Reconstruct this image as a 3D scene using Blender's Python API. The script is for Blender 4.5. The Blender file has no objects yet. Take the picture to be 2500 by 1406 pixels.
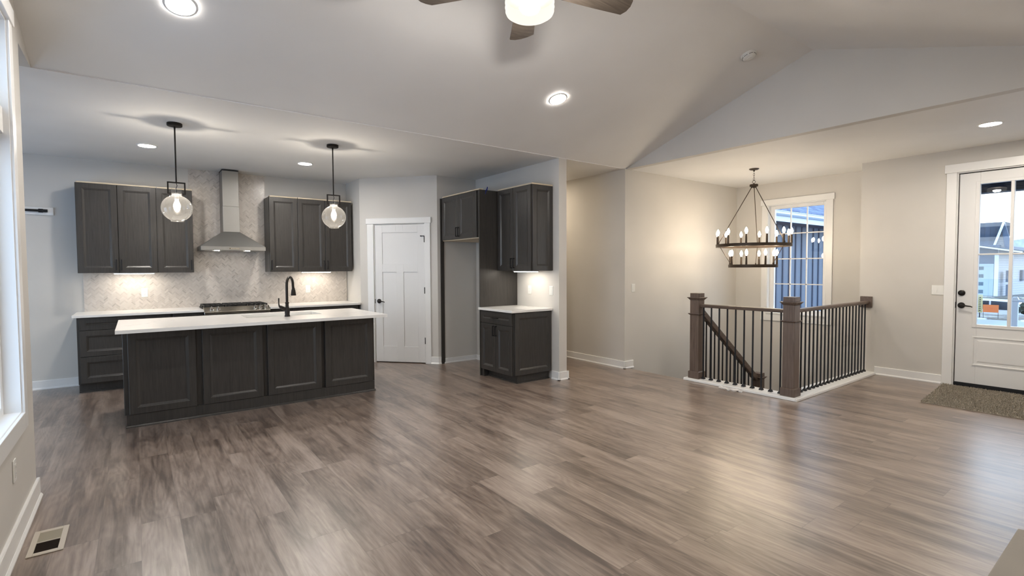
import bpy, bmesh, math, random
from math import sin, cos, pi, radians, atan2, sqrt
from mathutils import Vector, Matrix
random.seed(7)
SC = bpy.context.scene
COL = SC.collection
# ------------------------------------------------------------------ camera
CAM = bpy.data.cameras.new('camera'); cam = bpy.data.objects.new('camera', CAM); COL.objects.link(cam)
CAM.sensor_fit = 'HORIZONTAL'; CAM.sensor_width = 36.0
CAM.lens = 1231.235 / 2500 * 36.0
CAM.clip_start = 0.02; CAM.clip_end = 500
_y, _p, _r = radians(36.7602), radians(-2.215), radians(-0.2807)
_fw = Vector((sin(_y)*cos(_p), cos(_y)*cos(_p), sin(_p)))
_rt = Vector((cos(_y), -sin(_y), 0)); _up = _rt.cross(_fw)
_rt2 = _rt*cos(_r) + _up*sin(_r); _up2 = _up*cos(_r) - _rt*sin(_r)
_m = Matrix((_rt2, _up2, -_fw)).transposed().to_4x4(); _m.translation = (0, 0, 1.402)
cam.matrix_world = _m
SC.camera = cam
# ------------------------------------------------------------------ exposure
SC.view_settings.view_transform = 'Standard'
SC.view_settings.look = 'None'
SC.view_settings.exposure = 1.27
SC.view_settings.gamma = 1.0
SC.view_settings.use_curve_mapping = False
SC.cycles.use_denoising = True
SC.cycles.max_bounces = 10
SC.cycles.diffuse_bounces = 6
SC.cycles.glossy_bounces = 4
SC.cycles.transmission_bounces = 6
SC.cycles.transparent_max_bounces = 16
SC.cycles.sample_clamp_indirect = 4.0
SC.cycles.caustics_reflective = False
SC.cycles.caustics_refractive = False
# lamp radiances (each lamp's glowing surface)
L_CAN = 150.0        # recessed lights
L_HALL = 130.0
L_CANDLE = 44.0      # chandelier bulbs
L_PENDANT = 17.0     # pendant filament lamps, watts
L_FAN = 620.0
L_BAR = 12.5         # under-cabinet strips
WARM = (1.0, 0.83, 0.62)
WARM2 = (1.0, 0.90, 0.77)
NEUT = (1.0, 0.94, 0.87)
# ------------------------------------------------------------------ sky
W = bpy.data.worlds.new('sky'); SC.world = W; W.use_nodes = True
nt = W.node_tree; nt.nodes.clear()
_o = nt.nodes.new('ShaderNodeOutputWorld'); _b = nt.nodes.new('ShaderNodeBackground')
_t = nt.nodes.new('ShaderNodeTexCoord'); _s = nt.nodes.new('ShaderNodeSeparateXYZ'); _c = nt.nodes.new('ShaderNodeValToRGB')
nt.links.new(_t.outputs['Generated'], _s.inputs[0]); nt.links.new(_s.outputs['Z'], _c.inputs[0])
nt.links.new(_c.outputs[0], _b.inputs[0]); nt.links.new(_b.outputs[0], _o.inputs[0])
_e = _c.color_ramp.elements
_e[0].position = 0.0; _e[0].color = (0.80, 0.86, 0.92, 1)
_e[1].position = 0.75; _e[1].color = (0.46, 0.66, 0.95, 1)
_n = _e.new(0.16); _n.color = (0.71, 0.81, 0.93, 1)
_b.inputs[1].default_value = 2.3
# ------------------------------------------------------------------ room numbers (metres)
YB, HC, YK = 8.0736, 2.7601, 4.6700
XL, XG, XH2 = -0.5224, 5.4532, 5.4259          # left wall, gable, hall wall
XS, XD, XR, XH = 8.2967, 7.6962, 4.2193, 4.3464
XC, YPL = 2.729, 7.476
XPR, YR = 3.5498, 6.5681
YF = -0.094                                      # wall behind the camera
YPK, ZPK = 2.288, 3.5592                         # ridge
ZC = 0.8989
YD = 2.596

# ------------------------------------------------------------------ helpers
class MB:
    def __init__(s): s.bm = bmesh.new()
    def quad(s, *p):
        return s.bm.faces.new([s.bm.verts.new(q) for q in p])
    def box(s, x0, x1, y0, y1, z0, z1, M=None):
        c = [(x0,y0,z0),(x1,y0,z0),(x1,y1,z0),(x0,y1,z0),(x0,y0,z1),(x1,y0,z1),(x1,y1,z1),(x0,y1,z1)]
        v = [s.bm.verts.new(M @ Vector(q) if M else q) for q in c]
        for f in ((3,2,1,0),(4,5,6,7),(0,1,5,4),(1,2,6,5),(2,3,7,6),(3,0,4,7)): s.bm.faces.new([v[i] for i in f])
        return s
    def prism(s, poly, z0, z1):                  # poly in xy, extruded in z
        a = [s.bm.verts.new((x,y,z0)) for x,y in poly]; b = [s.bm.verts.new((x,y,z1)) for x,y in poly]
        n = len(poly); s.bm.faces.new(a[::-1]); s.bm.faces.new(b)
        for i in range(n): s.bm.faces.new((a[i], a[(i+1)%n], b[(i+1)%n], b[i]))
        return s
    def extr(s, poly, ax, c0, c1):               # poly in the two other axes, extruded along ax
        def P(u, v, c): return {'x':(c,u,v),'y':(u,c,v),'z':(u,v,c)}[ax]
        a = [s.bm.verts.new(P(u,v,c0)) for u,v in poly]; b = [s.bm.verts.new(P(u,v,c1)) for u,v in poly]
        n = len(poly); s.bm.faces.new(a[::-1]); s.bm.faces.new(b)
        for i in range(n): s.bm.faces.new((a[i], a[(i+1)%n], b[(i+1)%n], b[i]))
        return s
    def frustum(s, r0, z0, r1, z1):              # rects (x0,x1,y0,y1)
        def R(r,z): return [s.bm.verts.new(q) for q in ((r[0],r[2],z),(r[1],r[2],z),(r[1],r[3],z),(r[0],r[3],z))]
        a, b = R(r0,z0), R(r1,z1)
        s.bm.faces.new(a[::-1]); s.bm.faces.new(b)
        for i in range(4): s.bm.faces.new((a[i], a[(i+1)%4], b[(i+1)%4], b[i]))
        return s
    def lathe(s, prof, c=(0,0,0), n=24, M=None, close=False):   # prof: (r,z)
        rings = []
        for r, z in prof:
            if r < 1e-6: rings.append([s.bm.verts.new(tr(M, (c[0],c[1],c[2]+z)))])
            else: rings.append([s.bm.verts.new(tr(M, (c[0]+r*cos(2*pi*i/n), c[1]+r*sin(2*pi*i/n), c[2]+z))) for i in range(n)])
        pairs = list(zip(rings, rings[1:])) + ([(rings[-1], rings[0])] if close else [])
        for A, B in pairs:
            for i in range(n):
                j = (i+1) % n
                if len(A) == 1 and len(B) == 1: break
                if len(A) == 1: s.bm.faces.new((A[0], B[i], B[j]))
                elif len(B) == 1: s.bm.faces.new((A[i], A[j], B[0]))
                else: s.bm.faces.new((A[i], A[j], B[j], B[i]))
        return s
    def cyl(s, p0, p1, r0, r1=None, n=16):
        p0, p1 = Vector(p0), Vector(p1); d = p1-p0
        M = Matrix.Translation(p0) @ d.to_track_quat('Z','Y').to_matrix().to_4x4()
        r1 = r0 if r1 is None else r1
        return s.lathe([(0,0),(r0,0),(r1,d.length),(0,d.length)], n=n, M=M)
    def tube(s, pts, r, n=12):
        pts = [Vector(p) for p in pts]; R = r if hasattr(r,'__len__') else [r]*len(pts)
        rings = []; ref = None
        for i, p in enumerate(pts):
            t = (pts[min(i+1,len(pts)-1)] - pts[max(i-1,0)]).normalized()
            if ref is None: ref = t.orthogonal().normalized()
            ref = (ref - t*ref.dot(t)).normalized(); b = t.cross(ref)
            rings.append([s.bm.verts.new(p + (ref*cos(2*pi*k/n) + b*sin(2*pi*k/n))*R[i]) for k in range(n)])
        for A, B in zip(rings, rings[1:]):
            for k in range(n): s.bm.faces.new((A[k], A[(k+1)%n], B[(k+1)%n], B[k]))
        s.bm.faces.new(rings[0][::-1]); s.bm.faces.new(rings[-1])
        return s
    def bar(s, p0, p1, w, h, up=(0,0,1)):        # rectangular bar between two points
        p0, p1 = Vector(p0), Vector(p1); t = (p1-p0).normalized(); u = Vector(up); u = (u - t*u.dot(t)).normalized(); r = t.cross(u)
        v = []
        for p in (p0, p1):
            for a, b in ((-1,-1),(1,-1),(1,1),(-1,1)): v.append(s.bm.verts.new(p + r*a*w/2 + u*b*h/2))
        for f in ((3,2,1,0),(4,5,6,7),(0,1,5,4),(1,2,6,5),(2,3,7,6),(3,0,4,7)): s.bm.faces.new([v[i] for i in f])
        return s
    def rings(s, w, h, steps, M=None):           # door face: steps (inset, y); back first
        prev = None
        for ins, y in steps:
            q = [s.bm.verts.new(tr(M, c)) for c in ((ins,y,ins),(w-ins,y,ins),(w-ins,y,h-ins),(ins,y,h-ins))]
            if prev is None: s.bm.faces.new(q[::-1])
            else:
                for i in range(4): s.bm.faces.new((prev[i], prev[(i+1)%4], q[(i+1)%4], q[i]))
            prev = q
        s.bm.faces.new(prev)
        return s
    def wall(s, ax, c0, c1, u0, u1, v0, v1, holes=()):
        """slab between c0..c1 on axis ax, u = the other horizontal axis, v = z, with rectangular holes (u0,u1,v0,v1)"""
        U = sorted({u0,u1,*[h[0] for h in holes],*[h[1] for h in holes]}); V = sorted({v0,v1,*[h[2] for h in holes],*[h[3] for h in holes]})
        for a, b in zip(U, U[1:]):
            run = None
            for p, q in zip(V, V[1:]):
                hole = any(h[0] <= a+1e-6 and b <= h[1]+1e-6 and h[2] <= p+1e-6 and q <= h[3]+1e-6 for h in holes)
                if hole:
                    if run: s._wb(ax,c0,c1,a,b,*run); run = None
                else: run = (run[0], q) if run else (p, q)
            if run: s._wb(ax,c0,c1,a,b,*run)
        return s
    def _wb(s, ax, c0, c1, a, b, p, q):
        if ax == 'x': s.box(c0,c1,a,b,p,q)
        else: s.box(a,b,c0,c1,p,q)
    def make(s, name, mat, parent=None, loc=None, bevel=0, smooth=True, ang=35, segs=1):
        bmesh.ops.recalc_face_normals(s.bm, faces=s.bm.faces[:])
        me = bpy.data.meshes.new(name); s.bm.to_mesh(me); s.bm.free()
        if smooth:
            me.polygons.foreach_set('use_smooth', [True]*len(me.polygons)); me.set_sharp_from_angle(angle=radians(ang))
        for m in (mat if isinstance(mat, (list,tuple)) else [mat]): me.materials.append(m)
        o = bpy.data.objects.new(name, me); COL.objects.link(o)
        if parent: o.parent = parent
        if loc: o.location = loc
        if bevel:
            b = o.modifiers.new('bevel','BEVEL'); b.width = bevel; b.segments = segs; b.limit_method = 'ANGLE'; b.angle_limit = radians(40)
            b.harden_normals = False
        return o
def tr(M, p): return M @ Vector(p) if M else p
def tag(o, label, cat, group=None, kind=None):
    o['label'] = label; o['category'] = cat
    if group: o['group'] = group
    if kind: o['kind'] = kind
    return o
def thing(name, label, cat, loc=(0,0,0), rotz=0, group=None):
    o = bpy.data.objects.new(name, None); COL.objects.link(o); o.empty_display_size = 0.05
    o.location = loc; o.rotation_euler = (0,0,rotz); return tag(o, label, cat, group)
def struct(o): o['kind'] = 'structure'; return o
def copy_tree(o, parent=None):
    c = o.copy(); COL.objects.link(c)
    if parent: c.parent = parent
    for ch in [k for k in bpy.data.objects if k.parent == o]: copy_tree(ch, c)
    return c

# ------------------------------------------------------------------ materials
class NT:
    def __init__(s, name):
        s.m = bpy.data.materials.new(name); s.m.use_nodes = True; s.t = s.m.node_tree; s.t.nodes.clear()
        s.out = s.n('OutputMaterial')
    def n(s, typ, **kw):
        nd = s.t.nodes.new('ShaderNode'+typ)
        for k, v in kw.items(): setattr(nd, k, v)
        return nd
    def l(s, a, b): s.t.links.new(a, b)
    def put(s, sock, v):
        if isinstance(v, bpy.types.NodeSocket): s.l(v, sock)
        elif v is not None: sock.default_value = v
    def math(s, op, a, b=None, c=None):
        nd = s.n('Math', operation=op)
        for i, v in enumerate((a,b,c)): s.put(nd.inputs[i], v)
        return nd.outputs[0]
    def mix(s, f, a, b):
        nd = s.n('Mix', data_type='RGBA'); s.put(nd.inputs[0], f); s.put(nd.inputs[6], a); s.put(nd.inputs[7], b); return nd.outputs[2]
    def mixf(s, f, a, b):
        nd = s.n('Mix', data_type='FLOAT'); s.put(nd.inputs[0], f); s.put(nd.inputs[2], a); s.put(nd.inputs[3], b); return nd.outputs[0]
    def ramp(s, f, stops):
        nd = s.n('ValToRGB'); s.put(nd.inputs[0], f); e = nd.color_ramp.elements
        while len(e) < len(stops): e.new(0.5)
        for k, (p, c) in zip(e, stops): k.position = p; k.color = (*c, 1) if len(c) == 3 else c
        return nd.outputs[0]
    def obj(s): return s.n('TexCoord').outputs['Object']
    def pos(s): return s.n('NewGeometry').outputs['Position']
    def mapv(s, v, scale=(1,1,1), loc=(0,0,0), rot=(0,0,0)):
        nd = s.n('Mapping'); s.l(v, nd.inputs[0]); nd.inputs[1].default_value = loc; nd.inputs[2].default_value = rot; nd.inputs[3].default_value = scale; return nd.outputs[0]
    def noise(s, v, scale=5, detail=3, rough=.5, dist=0):
        nd = s.n('TexNoise'); s.l(v, nd.inputs['Vector']); nd.inputs['Scale'].default_value = scale; nd.inputs['Detail'].default_value = detail
        nd.inputs['Roughness'].default_value = rough; nd.inputs['Distortion'].default_value = dist; return nd.outputs[0]
    def bump(s, h, strength=.1, dist=.01):
        nd = s.n('Bump'); s.l(h, nd.inputs['Height']); nd.inputs['Strength'].default_value = strength; nd.inputs['Distance'].default_value = dist; return nd.outputs[0]
    def bsdf(s, col, rough=.5, metal=0, spec=.5, normal=None, emit=None, estr=0, coat=0):
        b = s.n('BsdfPrincipled')
        s.put(b.inputs['Base Color'], (*col,1) if isinstance(col,tuple) and len(col)==3 else col)
        s.put(b.inputs['Roughness'], rough); s.put(b.inputs['Metallic'], metal); s.put(b.inputs['Specular IOR Level'], spec)
        if normal: s.l(normal, b.inputs['Normal'])
        if coat: b.inputs['Coat Weight'].default_value = coat; b.inputs['Coat Roughness'].default_value = .33
        if emit: b.inputs['Emission Color'].default_value = (*emit,1); b.inputs['Emission Strength'].default_value = estr
        s.l(b.outputs[0], s.out.inputs[0]); return s.m
def paint(name, col, rough=.6, var=.03, bump=.04, scale=60, spec=.3):
    t = NT(name); v = t.pos(); n = t.noise(v, scale, 4)
    c = t.ramp(t.noise(v, 1.3, 2), [(0.3, tuple(x*(1-var) for x in col)), (0.7, tuple(min(1,x*(1+var)) for x in col))])
    return t.bsdf(c, rough, spec=spec, normal=t.bump(n, bump, .002))
def metal(name, col, rough=.4, met=1.0, sc=(1,1,1), spec=.5):
    t = NT(name); n = t.noise(t.mapv(t.obj(), sc), 40, 3)
    return t.bsdf(col, t.mixf(n, rough*.8, min(1,rough*1.2)), met, spec)
def wood(name, dark, light, rough=.4, grain='z', spec=.4, sc=1.0, contrast=(.3,.7)):
    t = NT(name); k = {'x':(1.2,22,22),'y':(22,1.2,22),'z':(22,22,1.2)}[grain]
    v = t.mapv(t.obj(), tuple(q*sc for q in k)); n = t.noise(v, 2.2, 5, .6, .6)
    return t.bsdf(t.ramp(n, [(contrast[0], dark), (contrast[1], light)]), rough, spec=spec, normal=t.bump(n, .05, .002))
def emitter(name, col, st):
    t = NT(name); e = t.n('Emission'); e.inputs[0].default_value = (*col,1); e.inputs[1].default_value = st; t.l(e.outputs[0], t.out.inputs[0]); return t.m
def thin_glass(name, tint=(1,1,1), lo=.04, hi=.65, rough=.0, edge=None, blend=.35, bloom_haze=0):
    t = NT(name); lw = t.n('LayerWeight'); lw.inputs[0].default_value = blend
    tr_ = t.n('BsdfTransparent'); gl = t.n('BsdfGlossy'); gl.inputs['Roughness'].default_value = rough
    tr_.inputs[0].default_value = (*tint,1)
    if edge: t.l(t.mix(t.math('POWER', lw.outputs['Facing'], 4.0), (*tint,1), (*edge,1)), tr_.inputs[0])
    f = t.mixf(t.math('POWER', lw.outputs['Facing'], 3.0), lo, hi)
    mx = t.n('MixShader'); t.l(f, mx.inputs[0]); t.l(tr_.outputs[0], mx.inputs[1]); t.l(gl.outputs[0], mx.inputs[2])
    if bloom_haze:  # translucent veil imitating the bloom of the lamp inside the glass
        hz = t.n('BsdfTranslucent'); hz.inputs[0].default_value = (.95,.93,.9,1); m2 = t.n('MixShader'); m2.inputs[0].default_value = bloom_haze
        t.l(mx.outputs[0], m2.inputs[1]); t.l(hz.outputs[0], m2.inputs[2]); mx = m2
    t.l(mx.outputs[0], t.out.inputs[0]); return t.m

M_WALL = paint('wall_paint_greige', (0.595, 0.575, 0.54))
M_CEIL = paint('ceiling_paint', (0.77, 0.765, 0.75), bump=.08, scale=90)
M_TRIM = paint('trim_paint_white', (0.78, 0.78, 0.77), rough=.32, var=.01, bump=.01, spec=.5)
M_DOOR = paint('door_paint_white', (0.71, 0.71, 0.705), rough=.38, var=.01, bump=.01, spec=.5)
M_CAB = wood('charcoal_stained_wood', (0.031, 0.0290, 0.0268), (0.054, 0.0495, 0.0448), .31, 'z', .45, 1.6)
M_CABIN = wood('raw_plywood', (0.50, 0.42, 0.30), (0.66, 0.57, 0.43), .6, 'x', .3)
M_NEWEL = wood('walnut_stained_wood', (0.090, 0.063, 0.050), (0.172, 0.127, 0.102), .42, 'z', .4, 1.4)
M_RAILX = wood('walnut_stained_rail_x', (0.080, 0.057, 0.045), (0.150, 0.110, 0.088), .40, 'x', .4, 1.4)
M_RAILY = wood('walnut_stained_rail_y', (0.080, 0.057, 0.045), (0.150, 0.110, 0.088), .40, 'y', .4, 1.4)
M_FANB = wood('fan_blade_grey_oak', (0.075, 0.060, 0.047), (0.150, 0.122, 0.098), .5, 'x', .35, 1.0)
M_BLACK = metal('dark_bronze', (0.022, 0.019, 0.017), .42, .7)
M_MATTE = metal('matte_black', (0.010, 0.010, 0.012), .5, .3)
M_BRONZE = metal('chandelier_bronze', (0.055, 0.040, 0.029), .45, .75)
M_STEEL = metal('brushed_stainless', (0.33, 0.325, 0.31), .42, 1.0, (1, 1, 40))
M_STEELX = metal('polished_stainless_panel', (0.56, 0.52, 0.45), .2, 1.0, (40, 1, 1))
M_CHROME = metal('chrome', (0.75, 0.74, 0.72), .12, 1.0)
M_IRON = metal('cast_iron_black', (0.012, 0.012, 0.012), .6, .2)
M_OVEN = metal('oven_black_glass', (0.006, 0.006, 0.007), .08, 0)
M_PLATE = paint('white_plastic', (0.76, 0.76, 0.73), rough=.3, var=0, bump=0, spec=.5)
M_SLOT = paint('socket_slot_grey', (0.25, 0.24, 0.23), rough=.5, var=0, bump=0)
M_GLOBE = thin_glass('clear_globe_glass', (.97,.965,.95), .05, .75, .0, (.70,.68,.64), .45, .028)
M_PANE = thin_glass('window_pane_glass', (.97,.985,.99), .035, .55)
M_TAPE = paint('blue_tape', (0.02, 0.04, 0.33), rough=.6, var=.05)
M_CANL = emitter('can_light_lens', NEUT, L_CAN)
M_HALLL = emitter('hall_light_lens', WARM, L_HALL)
M_FOYL = emitter('foyer_light_lens', WARM2, L_CAN*1.4)
M_CANDL = emitter('candle_bulb_glow', WARM, L_CANDLE)
M_BARL = emitter('led_strip_glow', WARM2, L_BAR)
M_HOODL = emitter('hood_lamp_glow', NEUT, 40.0)

def mat_quartz():
    t = NT('white_quartz'); v = t.pos()
    n = t.noise(v, 2.2, 6, .6, 1.2)
    vein = t.math('SUBTRACT', 1.0, t.math('MULTIPLY', t.math('ABSOLUTE', t.math('SUBTRACT', n, .5)), 60.0))
    vein = t.math('MULTIPLY', t.math('MAXIMUM', vein, 0.0), t.math('GREATER_THAN', t.noise(v, 1.1, 2), .60))
    return t.bsdf(t.mix(t.math('MULTIPLY', vein, .35), (.80,.79,.765,1), (.42,.43,.43,1)), .16, spec=.5)
M_QUARTZ = mat_quartz()

def mat_floor():
    t = NT('grey_brown_plank_floor'); p = t.pos(); s = t.n('SeparateXYZ'); t.l(p, s.inputs[0])
    u = t.math('DIVIDE', t.math('SUBTRACT', s.outputs[0], .167), .178); row = t.math('FLOOR', u)
    wn = t.n('TexWhiteNoise', noise_dimensions='1D'); t.l(row, wn.inputs['W'])
    v = t.math('ADD', t.math('DIVIDE', s.outputs[1], 1.22), t.math('MULTIPLY', wn.outputs[0], 7.3)); pid = t.math('FLOOR', v)
    cb = t.n('CombineXYZ'); t.l(row, cb.inputs[0]); t.l(pid, cb.inputs[1])
    w2 = t.n('TexWhiteNoise', noise_dimensions='2D'); t.l(cb.outputs[0], w2.inputs['Vector'])
    # grain: stretched along the plank, shifted per plank
    cs = t.n('CombineXYZ'); t.l(t.math('ADD', s.outputs[0], t.math('MULTIPLY', w2.outputs[0], 9.0)), cs.inputs[0])
    t.l(t.math('ADD', s.outputs[1], t.math('MULTIPLY', w2.outputs[0], 31.0)), cs.inputs[1])
    g1 = t.noise(t.mapv(cs.outputs[0], (10, .95, 1)), 1.0, 4, .6, 1.1)
    g4 = t.noise(t.mapv(cs.outputs[0], (4.0, 1.5, 1)), 1.0, 2, .5, .5)
    g2 = t.noise(t.mapv(cs.outputs[0], (70, 2.2, 1)), 1.0, 4, .6, .4)
    g3 = t.noise(t.mapv(cs.outputs[0], (26, 5.0, 1)), 1.0, 2, .5, 2.0)
    f = t.math('ADD', t.math('ADD', t.math('MULTIPLY', g1, .46), t.math('MULTIPLY', g4, .22)), t.math('ADD', t.math('MULTIPLY', g2, .20), t.math('MULTIPLY', g3, .12)))
    f = t.math('ADD', f, t.math('MULTIPLY', t.math('SUBTRACT', w2.outputs[0], .5), .085))
    g5 = t.noise(t.mapv(cs.outputs[0], (5.5, .75, 1)), 1.0, 1.5, .5, .3)
    f = t.math('ADD', f, t.math('MULTIPLY', t.math('SINE', t.math('MULTIPLY', g5, 95.0)), .022))
    c = t.ramp(f, [(.37, (.084,.059,.046)), (.45, (.162,.118,.092)), (.53, (.246,.186,.147)), (.63, (.345,.272,.221))])
    fu = t.math('FRACT', u); fv = t.math('FRACT', v)
    su = t.math('MINIMUM', fu, t.math('SUBTRACT', 1.0, fu)); sv = t.math('MINIMUM', fv, t.math('SUBTRACT', 1.0, fv))
    seam = t.math('MAXIMUM', t.math('LESS_THAN', su, .0075), t.math('LESS_THAN', sv, .0016))
    c = t.mix(t.math('MULTIPLY', seam, .35), c, (.045,.036,.031,1))
    h = t.math('SUBTRACT', g2, t.math('MULTIPLY', seam, 1.5))
    return t.bsdf(c, t.mixf(g1, .26, .36), spec=.55, normal=t.bump(h, .06, .002), coat=.6)
M_FLOOR = mat_floor()

def mat_tile():
    t = NT('herringbone_marble_tile'); p = t.pos(); s = t.n('SeparateXYZ'); t.l(p, s.inputs[0])
    k = 1/.0185; r = sqrt(.5)*k
    x = t.math('ADD', t.math('MULTIPLY', t.math('ADD', s.outputs[0], s.outputs[2]), r), 400.0)
    y = t.math('ADD', t.math('MULTIPLY', t.math('SUBTRACT', s.outputs[2], s.outputs[0]), r), 400.0)
    n = 3.0; i = t.math('FLOOR', x); j = t.math('FLOOR', y)
    d = t.math('FLOORED_MODULO', t.math('SUBTRACT', i, j), 2*n)
    H = t.math('LESS_THAN', d, n-.5)
    i0 = t.math('SUBTRACT', i, d); j0 = t.math('SUBTRACT', j, t.math('SUBTRACT', 2*n-1, d))
    a = t.mixf(H, i, i0); b = t.mixf(H, j0, j)
    lx = t.math('SUBTRACT', x, a); ly = t.math('SUBTRACT', y, b)
    wx = t.mixf(H, 1.0, n); wy = t.mixf(H, n, 1.0)
    e = t.math('MINIMUM', t.math('MINIMUM', lx, t.math('SUBTRACT', wx, lx)), t.math('MINIMUM', ly, t.math('SUBTRACT', wy, ly)))
    gr = t.math('LESS_THAN', e, .07)
    cb = t.n('CombineXYZ'); t.l(a, cb.inputs[0]); t.l(b, cb.inputs[1]); t.l(H, cb.inputs[2])
    wn = t.n('TexWhiteNoise', noise_dimensions='3D'); t.l(cb.outputs[0], wn.inputs['Vector'])
    c = t.ramp(wn.outputs[0], [(0,(.41,.36,.315)), (.08,(.51,.455,.405)), (.5,(.575,.515,.46)), (1,(.645,.59,.53))])
    nz = t.noise(p, 25, 4, .6); c = t.mix(t.math('MULTIPLY', nz, .25), c, (.62,.60,.58,1))
    c = t.mix(gr, c, (.55,.53,.50,1))
    return t.bsdf(c, t.mixf(gr, .24, .7), spec=.5, normal=t.bump(t.math('SUBTRACT', 1.0, gr), .25, .002))
M_TILE = mat_tile()

def mat_rug():
    t = NT('beige_shag_pile'); n = t.noise(t.pos(), 160, 4, .7)
    return t.bsdf(t.ramp(n, [(.3,(.19,.165,.13)), (.5,(.34,.305,.25)), (.7,(.52,.48,.41))]), .95, spec=.1)
M_RUG = mat_rug()
def bandmat(name, col, line, pitch, ax=2, width=.12, rough=.6):
    t = NT(name); s = t.n('SeparateXYZ'); t.l(t.pos(), s.inputs[0])
    f = t.math('FRACT', t.math('DIVIDE', s.outputs[ax], pitch)); k = t.math('LESS_THAN', f, width)
    return t.bsdf(t.mix(k, (*col,1), (*line,1)), rough, normal=t.bump(f, .3, .02))
def brickmat(name, c1, c2, mortar, sc, rough=.9):
    t = NT(name); b = t.n('TexBrick'); t.l(t.mapv(t.obj(), (1,1,1)), b.inputs['Vector'])
    b.inputs['Color1'].default_value = (*c1,1); b.inputs['Color2'].default_value = (*c2,1); b.inputs['Mortar'].default_value = (*mortar,1)
    b.inputs['Scale'].default_value = sc; b.inputs['Mortar Size'].default_value = .03; b.inputs['Brick Width'].default_value = .9; b.inputs['Row Height'].default_value = .42
    return t.bsdf(b.outputs['Color'], rough)
M_BLUE = paint('slate_blue_siding', (0.095, 0.122, 0.165), rough=.6, var=.05)
M_BLUED = paint('slate_blue_batten', (0.030, 0.045, 0.080), rough=.6, var=.05)
M_FASCIA = paint('white_fascia', (0.46, 0.54, 0.64), rough=.4, var=.02)  # white outdoor paints carry the bluish dusk cast in their base colour
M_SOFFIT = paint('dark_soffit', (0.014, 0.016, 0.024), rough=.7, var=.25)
M_SHINGLE = brickmat('blue_grey_shingles', (.05,.075,.14), (.10,.14,.23), (.03,.045,.10), 3.2)
M_SHINGLE2 = brickmat('far_roof_shingles', (.016,.034,.062), (.024,.045,.080), (.014,.024,.045), 1.5)
M_SIDING = bandmat('white_lap_siding', (.30,.33,.37), (.17,.20,.25), .16)
M_FARBLUE = paint('far_house_blue_wall', (0.042, 0.075, 0.130), rough=.6, var=.04)
M_GARPANE = paint('garage_door_pane', (0.024, 0.058, 0.090), rough=.2, var=.03)
M_GARDOOR = paint('garage_door_pale', (0.23, 0.31, 0.36), rough=.5, var=.02)
M_CONC = paint('concrete', (0.20, 0.225, 0.26), rough=.8, var=.1)
M_ASPH = paint('asphalt', (0.10, 0.11, 0.13), rough=.9, var=.15)
def mat_ground():
    t = NT('thawing_ground'); p = t.pos(); a = t.noise(p, .9, 6, .65); b = t.noise(p, 5, 4, .6)
    c = t.ramp(b, [(.3,(.026,.023,.020)), (.55,(.065,.058,.047)), (.75,(.058,.066,.036))])
    return t.bsdf(t.mix(t.math('GREATER_THAN', a, .56), c, (.36,.40,.46,1)), .9)
M_GROUND = mat_ground()
M_BOUNCE_SNOW = paint('bounce_snow', (0.78, 0.82, 0.88), rough=.9, var=.04)  # unseen yard made snow-white to bounce cool daylight up to the ceilings
M_HILL = paint('distant_blue_hills', (0.12, 0.17, 0.23), rough=.9, var=.2)
M_ORANGE = paint('orange_sign_board', (0.56, 0.155, 0.045), rough=.6, var=.03)
M_ORTXT = paint('faded_red_lettering', (0.55, 0.10, 0.04), rough=.6, var=0)
M_YEL = paint('pale_yellow_sign_board', (0.42, 0.39, 0.20), rough=.6, var=.03)
M_YTXT = paint('dark_sign_lettering', (0.06, 0.07, 0.06), rough=.6, var=0)
M_CARW = paint('white_car_paint', (0.40, 0.43, 0.47), rough=.25, var=0)
M_CARG = metal('car_glass', (0.02,.025,.035), .08, 0)
M_TYRE = paint('tyre_rubber', (.015,.015,.016), rough=.8)
M_LEAF = paint('dark_leaves', (0.02,.03,.022), rough=.9, var=.4, scale=8)
M_HEARTH = paint('taupe_hearth_slab', (0.30,.272,.235), rough=.7, var=.12, bump=.2)
M_VENT = paint('vent_painted_tan', (0.50,.45,.38), rough=.5, var=.02)
M_VDARK = paint('vent_duct_dark', (0.035,.024,.018), rough=.9, var=.1)
M_SCRAP = paint('crumpled_white_scrap', (0.86,.83,.79), rough=.8, var=.15)
M_TREAD = wood('stair_tread_wood', (0.10,.08,.066), (.20,.165,.14), .45, 'y')
# ================================================================== ROOM SHELL
T = .12
R90 = radians(90)
def S(name, mb, mat, **k): return struct(mb.make(name, mat, smooth=False, **k))
f = MB(); f.box(-3.75, 5.49, YF-.2, 8.72, -.06, 0); f.box(5.49, 5.66, YF-.2, 3.74, -.06, 0); f.box(5.66, 7.86, YF-.2, YD, -.06, 0)
S('floor', f, M_FLOOR)
f = MB(); f.box(-3.75, 5.56, YK, 8.72, HC, HC+.12); f.box(-3.75, XL-.151, 4.06, YK, HC, HC+.12); S('ceiling_kitchen', f, M_CEIL)
f = MB(); f.box(XG+.1, 8.45, YF-.2, 4.80, HC, HC+.12); S('ceiling_foyer', f, M_CEIL)
f = MB(); f.extr([(YK+.02, HC), (YPK, ZPK), (YPK, ZPK+.12), (YK+.02, HC+.13)], 'x', XL-.15, XG+.1)
f.extr([(YF-.2, HC-.035), (YPK, ZPK), (YPK, ZPK+.12), (YF-.2, HC+.1)], 'x', XL-.15, XG+.1); S('ceiling_vault', f, M_CEIL)
W1 = (1.90, 3.81, .625, 2.745)                    # left window opening: y0,y1,z0,z1
f = MB(); f.wall('x', XL-.15, XL, YF-.2, 4.213, 0, HC, [W1])
f.extr([(YF-.2, HC), (YK, HC), (YPK, ZPK+.06)], 'x', XL-.15, XL); S('wall_left', f, M_WALL)
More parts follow.
